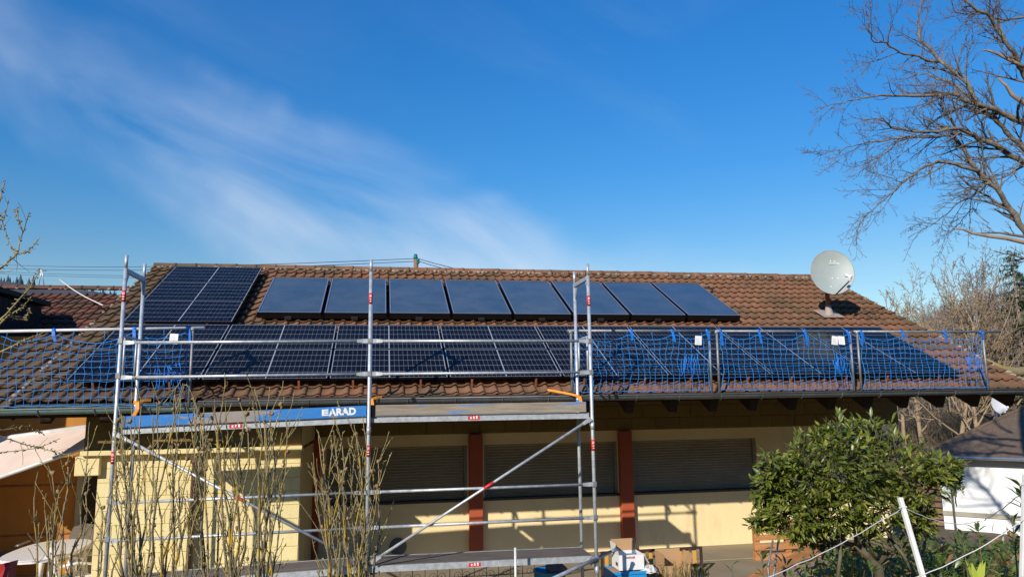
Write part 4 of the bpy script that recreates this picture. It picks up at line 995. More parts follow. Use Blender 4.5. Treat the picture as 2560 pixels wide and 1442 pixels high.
for pl, (d0, d1), r0, r1 in LIMBS:
    lm = MB(); k = len(pl); ps = []; rs = []
    for i, (x, y) in enumerate(pl):
        t = i/(k-1); ps.append(at(x, y, d0+(d1-d0)*t+0.25*noise.noise(Vector((x*.01, y*.01, 1.7))))); rs.append((r0+(r1-r0)*t)*0.58)
    fine = []; fr_ = []
    for i in range(k-1):
        for q_ in range(3):
            t = q_/3; P = ps[i].lerp(ps[i+1], t)+rv(0.018); fine.append(P); fr_.append((rs[i]+(rs[i+1]-rs[i])*t)*R.uniform(0.9, 1.12))
    fine.append(ps[-1]); fr_.append(rs[-1])
    lm.tube(fine, fr_, 7); ob('limb', lm, 'bark_oak', oak)
    LL = sum((b2-a_).length for a_, b2 in zip(ps, ps[1:]))
    # side branches keep to the outer part of the crown
    n = int(LL*5.6)
    for q_ in range(n):
        t = 0.12+0.88*(q_+R.random())/n; f = t*(len(ps)-1); i = min(int(f), len(ps)-2); P = ps[i].lerp(ps[i+1], f-i); d = (ps[i+1]-ps[i]).normalized()
        b1 = turn(d, R.uniform(0.35, 0.95), R.uniform(0, 2*PI)); b1.y *= 0.65; b1.normalize()
        ln = R.uniform(0.40, 1.35)*(1.2-0.5*t); r = max(0.006, (r0+(r1-r0)*t)*0.30)
        pp, _ = wander(P, b1, ln, 6, 0.20, 0.01)
        tw.tube(pp, [max(0.0035, r*(1-0.8*k_/6)) for k_ in range(7)], 4, 0, False)
        spray(tw, pp, r, 1, R, 9.0, 0.42, 0.20, 0.03, 0.0038)
    spray(tw, ps[-3:], r1, 2, R, 9.0, 0.55, 0.20, 0.02, 0.0038)
tag(ob('twigs', tw, 'twig_oak', oak), kind='stuff')
for pl, d0, r0 in (([(2600, 612), (2560, 606), (2516, 596), (2473, 591), (2430, 583), (2409, 574), (2387, 570)], 14.8, 0.05), ([(2560, 168), (2533, 155), (2490, 133), (2470, 127), (2456, 125)], 15.2, 0.045), ([(2580, 270), (2560, 258), (2529, 237), (2516, 215), (2495, 196)], 15.0, 0.06)):
    m = MB(); k = len(pl); m.tube([at(x, y, d0) for x, y in pl], [r0*(1-0.7*i/(k-1)) for i in range(k)], 7); ob('dead_branch', m, 'dead_wood', oak)

# bare trees on the slope behind the right-hand end of the house
def bare_tree(x, y_top, y_base, D, label, matn, seed, spread=1.0, lean=0.0, lev=3, kids=9, minr=0.013):
    R = random.Random(seed)
    b_ = at(x, y_base, D); b_.z = ground(b_.x, b_.y); top = at(x+lean, y_top, D); H = top.z-b_.z
    t = thing('bare_tree', label, 'tree', b_, 'bare trees on the slope')
    tr_ = MB(); pts, d = wander(b_-Vector((0, 0, 0.3)), Vector((lean*0.002, 0, 1)).normalized(), H*0.72, 7, 0.07, 0.02)
    r0 = H*0.010+0.03; tr_.tube(pts, [r0*(1-0.6*i/7) for i in range(8)], 7); ob('trunk', tr_, matn, t)
    cr_ = MB()
    for q_ in range(kids):
        u = 0.25+0.75*q_/(kids-1); f = u*(len(pts)-1); i = min(int(f), len(pts)-2); P = pts[i].lerp(pts[i+1], f-i)
        sp = q_*2.4+R.uniform(-.4, .4); dd = turn(Vector((0, 0, 1)), R.uniform(0.35, 0.85)*spread*(1.15-0.5*u), sp)
        ln = H*0.50*R.uniform(0.75, 1.1)*(1.15-0.5*u); r = r0*(1-0.55*u)*0.5
        ps, _ = wander(P, dd, ln, 7, 0.13, 0.05)
        cr_.tube(ps, [max(minr, r*(1-0.85*k_/7)) for k_ in range(8)], 5, 0, False)
        spray(cr_, ps, r, lev-1, R, 14.0/ln*1.0, 0.42, 0.16, 0.05, minr)
    tag(ob('crown', cr_, matn, t), kind='stuff'); return t
bare_tree(2375, 640, 930, 36, 'pale bare tree with a wide low crown just past the roof\'s right slope', 'bark_tan', 3, 1.25, -30, 3, 12)
bare_tree(2470, 585, 930, 38, 'tallest bare tree behind the right end of the roof', 'bark_grey', 5, 0.95, 0, 3, 11)
bare_tree(2290, 672, 920, 42, 'leftmost bare tree peeking over the tiled slope on the right', 'bark_tan', 8, 1.2, -20, 3, 11)
bare_tree(2530, 640, 930, 36, 'bare tree at the right edge beside the dark conifer', 'bark_tan', 13, 1.1, 0, 3, 11)
bare_tree(2435, 690, 960, 35, 'small scrubby bare tree nearest the right net post', 'bark_tan', 17, 1.3, 10, 3, 10)
bare_tree(2335, 700, 950, 48, 'distant thin bare tree between two larger ones on the right', 'bark_grey', 19, 1.0, 0, 3, 9, 0.012)
bare_tree(2245, 712, 920, 44, 'thin bare tree just above the tiled slope on the right', 'bark_tan', 23, 1.2, -10, 3, 10)
bare_tree(2410, 672, 940, 40, 'twiggy bare tree between the tall pair on the right', 'bark_tan', 29, 1.2, 5, 3, 12)
# dark conifer at the right edge
cx = at(2570, 980, 37); cz = ground(cx.x, cx.y); cxx = Vector((cx.x, cx.y, cz))
con = thing('conifer_tree', 'dark green conifer cut off by the right edge', 'tree', cxx)
H = at(2570, 615, 37).z-cz; m = MB(); m.tube([cxx, cxx+Vector((0, 0, H))], [0.20, 0.03], 8); ob('trunk', m, 'bark_grey', con)
m = MB(); R = random.Random(4)
for i in range(150):
    u = (i+R.random())/150; z = H*(0.08+0.92*u); L = (1-u)*3.4+0.3; an = R.uniform(0, 2*PI); d = Vector((math.cos(an), math.sin(an), -0.18)); P = cxx+Vector((0, 0, z))
    pts, _ = wander(P, d.normalized(), L, 5, 0.08, -0.02)
    m.tube(pts, [0.02*(1-k_/6) for k_ in range(6)], 3, 0, False)
    for q_ in range(int(48*L)):
        t = R.random()**0.8; f = t*5; ii = min(int(f), 4); c = pts[ii].lerp(pts[ii+1], f-ii)
        e = (rv(1).normalized()+Vector((0, 0, -0.5))+d*0.6).normalized()*R.uniform(0.12, 0.30); s_ = perp(e)*R.uniform(.014, .034)
        m.add([c-s_, c+s_, c+e+s_*0.3, c+e-s_*0.3], [(0, 1, 2, 3)])
tag(ob('crown', m, 'conifer', con), kind='stuff')
# scrub and leaf litter on the slope under the right-hand eave
sb = MB(); R = random.Random(21)
for q_ in range(520):
    x = R.uniform(2225, 2600); D = R.uniform(34, 56); b_ = at(x, 1000, D); b_.z = ground(b_.x, b_.y)
    for k_ in range(R.randint(4, 8)):
        d = (Vector((0, 0, 1))+rv(0.75)).normalized(); pts, _ = wander(b_+rv(0.4), d, R.uniform(0.8, 2.4), 4, 0.25, -0.02)
        sb.tube(pts, [0.022, 0.018, 0.014, 0.01, 0.006], 3, 0, False)
tag(ob('bramble_thicket', sb, 'scrub_twig'), 'tangled brown bramble thicket on the slope behind the right eave', 'thicket', kind='stuff')
sb = MB()
for q_ in range(9000):
    x = R.uniform(2215, 2600); D = R.uniform(33, 58); b_ = at(x, 1000, D); b_.z = ground(b_.x, b_.y)+abs(R.gauss(0, 0.6))
    e = rv(1).normalized()*R.uniform(.05, .13); s_ = perp(e)*R.uniform(.03, .07); m_ = 0 if noise.noise(b_*0.45) > 0.12 else 1
    sb.add([b_-s_, b_+e*0.5-s_*1.2, b_+e, b_+e*0.5+s_*1.2], [(0, 1, 2, 3)], m_)
tag(ob('leaf_litter', sb, ['leaf_scrub', 'leaf_dead']), 'brown leaves and low greenery covering the slope at right', 'undergrowth', kind='stuff')
lgp = [at(2462, 900, 33.5), at(2500, 922, 33.5), at(2540, 930, 33.7), at(2640, 918, 34)]
lgt = MB(); lgt.tube(lgp, [0.12, 0.2, 0.22, 0.24], 9); solo('mossy_branch', lgt, 'moss_log', 'thick mossy bough behind the right end net post', 'branch', lgp[0])
# distant spruces on the hill at far left
fs_ = MB(); R = random.Random(31)
for q_ in range(170):
    x = R.uniform(-60, 84) if q_ < 80 else R.uniform(-60, 430); D = R.uniform(262, 285); P = at(x, 715, D); P.z = ground(P.x, P.y)-1
    h = R.uniform(5, 8.0) if x < 84 and q_ < 80 else R.uniform(2.0, 3.6)
    fs_.lathe([(h*0.17, 0), (h*0.12, h*0.35), (h*0.13, h*0.36), (h*0.07, h*0.7), (0.01, h)], 6, 0, Matrix.Translation(P))
tag(ob('spruce_forest', fs_, 'far_spruce'), 'dark spruces along the far hilltop at left', 'forest', kind='stuff')
# bare wood covering the far hill on the right
fw = MB(); R = random.Random(33)
for q_ in range(1100):
    az = R.uniform(30, 52); r = R.uniform(70, 175); x = CAM.x+r*math.sin(rad(az)); y = CAM.y+r*math.cos(rad(az)); b_ = Vector((x, y, ground(x, y)-0.3)); h = R.uniform(3.0, 5.5)
    fw.tube([b_, b_+Vector((R.uniform(-.6, .6), 0, h))], [0.14, 0.03], 3, 0, False)
    for k_ in range(7):
        u = R.uniform(0.3, 0.95); d = (Vector((R.uniform(-1, 1), R.uniform(-.5, .5), R.uniform(0.3, 1.2)))).normalized(); P = b_+Vector((0, 0, h*u))
        fw.tube([P, P+d*h*0.22, P+d*h*0.36+Vector((0, 0, .5))], [0.06, 0.04, 0.015], 3, 0, False)
tag(ob('bare_wood', fw, 'bark_grey'), 'greyish leafless wood covering the far hillside on the right', 'forest', kind='stuff')

# ---------------------------------------------------------------- white neighbour house at right
WD = 27.0; wh0 = at(2345, 1150, WD); WX, WY = wh0.x, wh0.y
wz = ground(WX+2, WY+1)-0.2
wh = thing('white_house', 'small white house with brown shingled hip roof at the right edge', 'house', (WX+3, WY+3, wz))
ze = at(2440, 1142, WD-1.0).z
ang = rad(-46.0); Mh = Matrix.Translation((WX, WY, 0)) @ Matrix.Rotation(ang, 4, 'Z')
m = MB(); m.box((0, 0, wz-1.5), (14.0, 12.0, ze-0.02), 0, Mh); ob('wall', m, 'plaster_white', wh)
m = MB(); zp = at(2440, 1282, WD-1.0).z; m.bevbox((-0.01, -0.05, zp-0.16), (14.01, -0.001, zp), 0.004, 0, Mh); ob('plinth', m, 'shutter', wh)
o_ = 0.55; hh = 3.3
vs = [Mh @ Vector(c) for c in ((-o_, -o_, ze), (14+o_, -o_, ze), (14+o_, 12+o_, ze), (-o_, 12+o_, ze), (6.0, 6.0, ze+hh), (8.0, 6.0, ze+hh))]
m = MB(); m.add(vs, [(0, 1, 5, 4), (1, 2, 5), (2, 3, 4, 5), (3, 0, 4), (3, 2, 1, 0)]); wr = ob('roof', m, 'shingle', wh)
# shingle courses on the visible slope
n_ = (vs[1]-vs[0]).cross(vs[4]-vs[0]).normalized(); a_ = vs[0]; ex = (vs[1]-vs[0]).normalized(); ey = n_.cross(ex).normalized(); Ls = (vs[4]-vs[0]).dot(ey); W0 = (vs[1]-vs[0]).length
half = (vs[4]-vs[0]).dot(ex); half2 = W0-(vs[5]-vs[0]).dot(ex); R = random.Random(2)
shm = MB(); shm.box((0.004, 0, 0.0), (0.246, 0.20, 0.012)); sme = shm.mesh('shingle', 'shingle'); cnt = 0
Rm = Matrix((ex, ey, n_)).transposed().to_euler(); rest = MB()
for r in range(int(Ls/0.17)):
    s_ = r*0.17; xa = half*s_/Ls+0.02; xb = W0-half2*s_/Ls-0.05; x = xa-(0.125 if r % 2 else 0)
    while x+0.25 < xb:
        if x > xa-0.02:
            P = a_+ex*x+ey*s_+n_*0.004; q_ = px(P)
            tilt_ = R.uniform(-.003, .006)
            if q_[0] < 2575 and cnt < 300: inst('shingle', sme, wr, P+n_*tilt_-worg(wr), (Rm.x, Rm.y, Rm.z)); cnt += 1
            else: rest.add([P+n_*tilt_+ex*u+ey*v+n_*w_ for (u, v, w_) in ((0.004, 0, 0.014), (0.246, 0, 0.014), (0.246, .2, .006), (.004, .2, .006), (.004, 0, 0), (.246, 0, 0))], [(0, 1, 2, 3), (4, 5, 1, 0)])
        x += 0.25
tag(ob('shingles', rest, 'shingle', wr), kind='stuff')
m = MB(); m.tube([vs[0]+n_*0.03, vs[4]+n_*0.03], 0.07, 6); ob('hip_capping', m, 'shingle', wr)
m = MB(); A_ = Mh @ Vector((-o_, -o_-0.05, ze-0.02)); B_ = Mh @ Vector((14+o_, -o_-0.05, ze-0.02)); m.tube([A_, B_], 0.055, 8); ob('gutter', m, 'frame_silver', wh)
m = MB(); c1_ = Mh @ Vector((0.35, -0.08, wz)); c2_ = Mh @ Vector((0.35, -0.08, ze-0.35)); m.tube([c1_, c2_, Mh @ Vector((0.3, -0.45, ze-0.08))], 0.04, 8); ob('downpipe', m, 'galvanised_dull', wh)
wpx = onY(2575, 1240, WY-0.3); m = MB(); wx = 3.55
m.bevbox((wx, -0.02, ze-1.55), (wx+1.1, 0.03, ze-0.42), 0.006, 0, Mh); wf = ob('window', m, 'plaster_white', wh)
m = MB(); m.bevbox((wx+0.09, -0.032, ze-1.46), (wx+1.01, -0.018, ze-0.51), 0.004, 0, Mh); ob('pane', m, 'window_dark', wf)
m = MB(); m.bevbox((-0.9, 0.4, wz+0.3), (-0.03, 0.46, ze-0.9), 0.01, 0, Mh)
wsd = thing('slatted_fence', 'weathered brown boards beside the white house corner', 'fence', Mh @ Vector((-0.5, 0.4, wz)))
for k_ in range(9):
    m = MB(); m.bevbox((-1.6, 0.36, wz+0.25+k_*0.22), (-0.05, 0.39, wz+0.25+k_*0.22+0.17), 0.006, 0, Mh); ob('board', m, 'pole_wood', wsd)
# its dish, on a white pole behind the roof
dp0 = at(2492, 1085, 31); d2 = thing('satellite_dish', 'small pale satellite dish on a white pole behind the shingled roof', 'satellite dish', (dp0.x, dp0.y, ground(dp0.x, dp0.y)))
m = MB(); m.tube([(dp0.x, dp0.y, ground(dp0.x, dp0.y)), at(2487, 985, 31)], 0.035, 8); ob('pole', m, 'lnb', d2)
c_ = at(2499, 1010, 30.6); nn = Vector((-0.35, -0.9, 0.25)).normalized(); ua = Vector((0, 0, 1)).cross(nn).normalized(); va = nn.cross(ua)
m = MB(); vs = []; seg = 24
for i in range(5):
    for j in range(seg): t = i/4; an = 2*PI*j/seg; vs.append(c_+ua*(0.31*t*math.cos(an))+va*(0.40*t*math.sin(an))-nn*0.06*(1-t*t))
m.add(vs, [(i*seg+j, i*seg+(j+1) % seg, (i+1)*seg+(j+1) % seg, (i+1)*seg+j) for i in range(4) for j in range(seg)], 0, True); ob('reflector', m, 'dish_far', d2)
m = MB(); e_ = c_-va*0.38; f_ = at(2520, 1020, 30.1); m.tube([e_, f_], 0.018, 6); m.tube([f_, f_+Vector((0.0, 0.02, 0.09))], 0.04, 8); ob('feed_arm', m, 'lnb', d2)

# ---------------------------------------------------------------- wires and insulators beyond the ridge
pb = at(1040, 662, 30); pz = ground(pb.x, pb.y)
pole = thing('utility_pole', 'utility pole top with green insulators above the ridge', 'utility pole', (pb.x, pb.y, pz))
m = MB(); m.tube([(pb.x, pb.y, pz), at(1040, 648, 30)], 0.10, 8); ob('pole', m, 'pole_wood', pole)
Mi = Matrix.Translation(at(1039, 646, 30)); m = MB(); m.lathe([(0.10, 0.0), (0.085, 0.06), (0.075, 0.13), (0.06, 0.18), (0.0, 0.20)], 12, 0, Mi); ob('insulator', m, 'ceramic_green', pole)
for (x, y) in ((1045, 650), (1045, 656)):
    m = MB(); m.lathe([(0.06, -0.05), (0.075, 0.0), (0.05, 0.05), (0.0, 0.06)], 8, 0, Matrix.Translation(at(x, y, 29.9))); ob('insulator', m, 'ceramic_green', pole)
def wire(p0, p1, sag, r, label):
    pts = [p0.lerp(p1, i/16)-Vector((0, 0, sag*4*(i/16)*(1-i/16))) for i in range(17)]
    m = MB(); m.tube(pts, r, 5); solo('overhead_wire', m, 'wire', label, 'wire', p0, 'overhead wires')
wire(at(1045, 646, 30), at(-200, 646, 75), 0.6, 0.015, 'upper overhead wire left of the green insulator')
wire(at(1045, 653, 30), at(-200, 655, 75), 0.6, 0.015, 'second overhead wire left of the green insulator')
wire(at(1047, 647, 30), at(1400, 720, 22), 0.1, 0.014, 'upper wire dropping right from the insulator behind the ridge')
wire(at(1047, 653, 30), at(1400, 732, 22), 0.1, 0.014, 'lower wire dropping right from the insulator behind the ridge')
wire(at(420, 690, 70), at(-150, 668, 110), 0.3, 0.02, 'upper of two faint wires over the far left wing')
wire(at(420, 695, 70), at(-150, 673, 110), 0.3, 0.02, 'lower of two faint wires over the far left wing')
py_ = at(104, 715, 240); m = MB(); pt_ = at(104, 672, 240)
for e in (-1, 1): m.tube([Vector((py_.x+e*0.9, py_.y, ground(py_.x, py_.y))), pt_], 0.14, 4)
m.tube([pt_-Vector((1.6, 0, .6)), pt_+Vector((1.6, 0, -.6))], 0.14, 4)
solo('pylon', m, 'alu', 'tiny pylon on the far hill left of the scaffold', 'pylon', (py_.x, py_.y, ground(py_.x, py_.y)))
# ---------------------------------------------------------------- camellia bush in front of the right-hand end of the wall
LEAF_PROF = [(0.0, 0.0, 0.0), (0.30, 0.185, 0.02), (0.62, 0.20, 0.0), (1.0, 0.0, -0.10)]
def leaf_mesh(name, matn, wid=1.0):
    m = MB(); vs = [Vector((0, 0, 0)), Vector((0.28, 0.17*wid, 0.03)), Vector((0.28, 0, -0.01)), Vector((0.28, -0.17*wid, 0.03)), Vector((0.64, 0.165*wid, 0.0)), Vector((0.64, 0, -0.045)), Vector((0.64, -0.165*wid, 0.0)), Vector((1, 0, -0.16))]
    m.add(vs, [(0, 2, 1), (0, 3, 2), (1, 2, 5, 4), (2, 3, 6, 5), (4, 5, 7), (5, 6, 7)], 0, True); return m, m.mesh(name, matn)
lm_c, leaf_c = leaf_mesh('leaf', 'leaf_camellia', 0.82); lm_d, leaf_d = leaf_mesh('leaf', 'leaf_dark', 1.0)
def basis(d, up, roll):
    x = d.normalized(); y = up.cross(x)
    if y.length < 1e-4: y = Vector((0, 1, 0)).cross(x)
    y.normalize(); z = x.cross(y); q_ = Quaternion(x, roll); return Matrix((x, q_ @ y, q_ @ z)).transposed()
def leaves_out(name, lst, geo, me, matn, parent, n_ind, kind=True):
    """lst: (position, 3x3 basis, size); the n_ind nearest and largest become objects of their own"""
    lst.sort(key=lambda t: -t[3])
    for P, B, s_, _ in lst[:n_ind]: inst(name, me, parent, P-worg(parent), B.to_euler(), (s_, s_, s_))
    big = MB()
    for P, B, s_, _ in lst[n_ind:]:
        o = len(big.v); big.v.extend([B @ (v*s_)+P for v in geo.v])
        for f in geo.f: big.f.append(tuple(i+o for i in f)); big.m.append(0); big.sm.append(True)
    if big.v: tag(ob('foliage', big, matn, parent), kind='stuff')
BD = 5.5; MP = BD/F
bb = at(2215, 1442, BD); bz = ground(bb.x, bb.y)
bush = thing('camellia_bush', 'glossy evergreen bush with a bare lower trunk before the cream wall', 'bush', (bb.x, bb.y, bz))
R = random.Random(51)
LOBES = [(2100, 1170, 150, 95), (1985, 1215, 105, 95), (1990, 1285, 100, 62), (2215, 1165, 115, 80), (2295, 1195, 80, 70), (2120, 1095, 95, 45), (2190, 1265, 100, 62), (2080, 1265, 100, 65), (1915, 1225, 48, 45), (1935, 1170, 50, 42), (2345, 1170, 45, 35), (2050, 1330, 75, 40), (2150, 1070, 55, 25), (2060, 1090, 40, 32), (1905, 1300, 40, 26), (2300, 1290, 40, 55), (2380, 1160, 26, 20), (2385, 1195, 24, 18)]
hub = at(2170, 1385, BD)
br = MB()
trunkp = [Vector((bb.x, bb.y, bz-0.1)), at(2195, 1415, BD), at(2168, 1388, BD), at(2140, 1360, BD-.05)]
br.tube(trunkp, [0.042, 0.037, 0.030, 0.022], 9); ob('trunk', br, 'bark_green', bush)
lst = []; tw = MB()
for (cx, cy, rx, ry) in LOBES:
    C_ = at(cx, cy, BD+R.uniform(-.25, .25)); ax, ay, az_ = rx*MP, ry*MP, (rx+ry)*0.5*MP*0.95
    # branch to the lobe
    k0 = trunkp[R.randint(1, 3)]; mid = k0.lerp(C_, 0.5)+Vector((R.uniform(-.06, .06), R.uniform(-.08, .08), -0.07))
    b_ = MB(); b_.tube([k0, k0.lerp(mid, .5)+rv(.02), mid, mid.lerp(C_, .5)+rv(.03), C_], [0.012, 0.010, 0.008, 0.006, 0.003], 6); ob('branch', b_, 'bark_green', bush)
    ntw = int(74*(rx*ry/6000.0))+22
    for q_ in range(ntw):
        u = rv(1)
        while u.length > 1 or u.length < 0.15: u = rv(1)
        u = u.normalized()*(u.length**0.55)
        tip = C_+Vector((u.x*ax, u.y*az_, u.z*ay)); d = (Vector((u.x*0.9, u.y*0.9-0.15, u.z*0.6+0.30))+rv(0.35)).normalized(); L = R.uniform(0.07, 0.17)
        st_ = tip-d*L; tw.tube([st_, st_+d*L*0.5+rv(.008), tip], [0.0035, 0.003, 0.002], 3, 0, False)
        for k_ in range(R.randint(6, 10)):
            t = R.uniform(0.1, 1.0); P = st_+(tip-st_)*t
            ld = turn(d, R.uniform(0.5, 1.15)*(1.1-0.5*t), R.uniform(0, 2*PI)); ld = (ld+Vector((0, 0, -0.22))).normalized()
            s_ = R.uniform(0.034, 0.084)
            B = basis(ld, Vector((R.uniform(-.6, .6), R.uniform(-.8, .3), 1)), R.uniform(-.8, .8))
            lst.append((P, B, s_, s_*(1-(P.y-C_.y)*1.2)))
for q_ in range(46):            # longer shoots breaking the outline
    x = R.uniform(1890, 2400); y = 1065+((x-2130)/270.0)**2*150+R.uniform(-22, 25); tip = at(x+R.uniform(-15, 15), y-R.uniform(5, 28), BD+R.uniform(-.2, .2)); st_ = at(x, y+45, BD+R.uniform(-.15, .15)); d = (tip-st_).normalized()
    tw.tube([st_, st_.lerp(tip, .5)+rv(.012), tip], [.0035, .003, .002], 4, 0, False)
    for k_ in range(R.randint(5, 8)):
        t = R.uniform(.3, 1.0); P = st_.lerp(tip, t); ld = (turn(d, R.uniform(.4, .9), R.uniform(0, 2*PI))+Vector((0, 0, .05))).normalized(); s_ = R.uniform(.045, .09); lst.append((P, basis(ld, Vector((0, -.3, 1)), R.uniform(-.6, .6)), s_, s_*1.3))
tag(ob('twigs', tw, 'bark_green', bush), kind='stuff')
leaves_out('leaf', lst, lm_c, leaf_c, 'leaf_camellia', bush, 300)
# leggy lower stems
for (x0, y0, x1, y1) in ((2095, 1442, 2100, 1345), (2290, 1442, 2225, 1345), (2235, 1375, 2165, 1350), (2235, 1345, 2190, 1280)):
    b_ = MB(); a_, c_ = at(x0, y0, BD-.2), at(x1, y1, BD-.1); b_.tube([a_, a_.lerp(c_, .5)+rv(.02), c_], [0.016, 0.014, 0.011], 6); ob('stem', b_, 'bark_green', bush)

# ---------------------------------------------------------------- bare shrubs in the foreground (rose of Sharon)
def hibiscus(x0, D, stems, label, seed, ymin, spread, nst):
    R = random.Random(seed); b_ = at(x0, 1442, D); z = ground(b_.x, b_.y)
    t = thing('bare_shrub', label, 'shrub', (b_.x, b_.y, z), 'bare shrubs in the foreground')
    base = Vector((b_.x, b_.y, z-0.05)); st = MB(); tg = MB(); pods = MB()
    for i in range(nst):
        xt = x0+spread*((i+0.5)/nst*2-1)+R.uniform(-18, 18); yt = ymin+R.uniform(0, 150)+60*abs((i+.5)/nst*2-1)
        top = at(xt, yt, D+R.uniform(-.35, .35)); s0 = base+Vector((R.uniform(-.16, .16), R.uniform(-.12, .12), 0)); k = 14; ps = []
        for j in range(k+1):
            u = j/k; e = u**1.25; P = Vector((s0.x+(top.x-s0.x)*(0.55*u+0.45*e), s0.y+(top.y-s0.y)*u, s0.z+(top.z-s0.z)*u)); ps.append(P+rv(0.017)*(0.4+u))
        r0 = R.uniform(0.010, 0.019); st.tube(ps, [max(0.0034, r0*(1-0.84*j/k)) for j in range(k+1)], 6)
        for j in range(4, k+1):            # upright side shoots with short knobbly spurs
            for q_ in range(R.randint(1, 2)):
                P = ps[j]; d = turn((ps[min(j+1, k)]-ps[j-1]).normalized(), R.uniform(0.25, 0.65), R.uniform(0, 2*PI)); L = R.uniform(0.10, 0.42)*(1.1-0.5*j/k)
                pp, dd = wander(P, d, L, 5, 0.17, 0.14); r = max(0.0031, r0*(1-0.8*j/k)*0.5)
                tg.tube(pp, [max(0.0022, r*(1-0.6*e/5)) for e in range(6)], 4, 0, False)
                for w_ in range(int(L*18)):
                    f = R.uniform(0, 4.99); ii = int(f); c = pp[ii].lerp(pp[ii+1], f-ii); e = turn(dd, R.uniform(0.5, 1.2), R.uniform(0, 2*PI))*R.uniform(0.006, 0.022)
                    tg.tube([c, c+e], [0.0032, 0.0026], 3, 0, False)
                if R.random() < 0.05: pods.lathe([(0.001, -0.010), (0.007, -0.004), (0.010, 0.004), (0.007, 0.012), (0.002, 0.016)], 5, 0, Matrix.Translation(pp[-1]) @ dd.to_track_quat('Z', 'Y').to_matrix().to_4x4())
        for w_ in range(36):
            f = R.uniform(3, k-0.01); ii = int(f); c = ps[ii].lerp(ps[ii+1], f-ii); e = (rv(1)+Vector((0, 0, .5))).normalized()*R.uniform(.008, .02); tg.tube([c, c+e], [0.0030, 0.0022], 3, 0, False)
        if R.random() < 0.5:
            for w_ in range(R.randint(1, 3)):
                e = (rv(.6)+Vector((0, 0, 1))).normalized(); pods.lathe([(0.001, -0.012), (0.008, -0.004), (0.012, 0.005), (0.008, 0.014), (0.002, 0.019)], 6, 0, Matrix.Translation(ps[-1]+e*0.014) @ e.to_track_quat('Z', 'Y').to_matrix().to_4x4())
    ob('stems', st, 'bark_shrub', t); tag(ob('twigs', tg, 'twig_shrub', t), kind='stuff')
    if pods.v: tag(ob('seed_pods', pods, 'seed_pod', t), kind='stuff')
hibiscus(190, 4.5, 7, 'bare shrub at far left in front of the patio table', 61, 1110, 120, 10)
hibiscus(395, 4.4, 9, 'tall bare shrub in front of the left scaffold post', 62, 985, 130, 18)
hibiscus(600, 4.3, 9, 'tall bare shrub below the blue toe board lettering', 63, 965, 130, 21)
hibiscus(872, 4.2, 9, 'bare lichen spotted shrub around the middle scaffold post', 64, 1055, 82, 18)
# the dry straw-like tuft and bare fruit-tree branches at the left edge
ft = at(-130, 1300, 5.6); fz = ground(ft.x, ft.y)
frt = thing('fruit_tree', 'bare fruit tree with budded twigs reaching in from the left edge', 'tree', (ft.x, ft.y, fz))
m = MB(); m.tube([Vector((ft.x, ft.y, fz)), at(-125, 1050, 5.6), at(-115, 880, 5.6)], [0.07, 0.055, 0.045], 9); ob('trunk', m, 'bark_shrub', frt)
m = MB(); R = random.Random(71)
FB = [([(-115, 880), (-40, 830), (0, 800), (30, 770), (60, 735)], .016), ([(-115, 880), (-60, 740), (0, 670), (25, 650), (45, 632), (58, 580), (73, 530)], .010), ([(43, 634), (30, 620), (10, 570), (0, 530)], .006), ([(45, 633), (70, 628), (100, 594)], .004), ([(57, 580), (45, 545), (42, 520)], .004), ([(-60, 700), (-20, 610), (5, 560), (22, 500)], .006), ([(-40, 640), (0, 500), (14, 450)], .006),
      ([(60, 735), (85, 700), (100, 672)], .006), ([(-30, 845), (20, 790), (55, 770), (80, 740)], .008), ([(20, 790), (60, 800), (75, 770)], .006), ([(-100, 960), (0, 880), (60, 850), (110, 830)], .010), ([(-60, 1130), (0, 1090), (60, 1110), (140, 1130), (215, 1150)], .006), ([(-60, 1160), (0, 1130), (90, 1120), (150, 1095)], .005), ([(-60, 1050), (0, 1075), (70, 1065), (110, 1085)], .005)]
for pl, r0 in FB:
    ps = [at(x, y, 5.6+0.15*math.sin(i+r0*900)) for i, (x, y) in enumerate(pl)]; fine = []
    for a_, c_ in zip(ps, ps[1:]): fine += [a_, a_.lerp(c_, .5)+rv(.008)]
    fine.append(ps[-1]); k = len(fine); m.tube(fine, [max(.0025, r0*(1-.7*i/(k-1))) for i in range(k)], 5, 0, False)
    for q_ in range(int(9*len(pl))):
        f = R.uniform(0.5, k-1.01); ii = int(f); c = fine[ii].lerp(fine[ii+1], f-ii); e = rv(1).normalized()*R.uniform(.008, .022); m.tube([c, c+e, c+e*1.4], [.003, .0045, .002], 4, 0, False)
    spray(m, fine, r0, 0, R, 3.0, 0.25, .15, .03, .0022)
ob('branches', m, 'twig_shrub', frt)

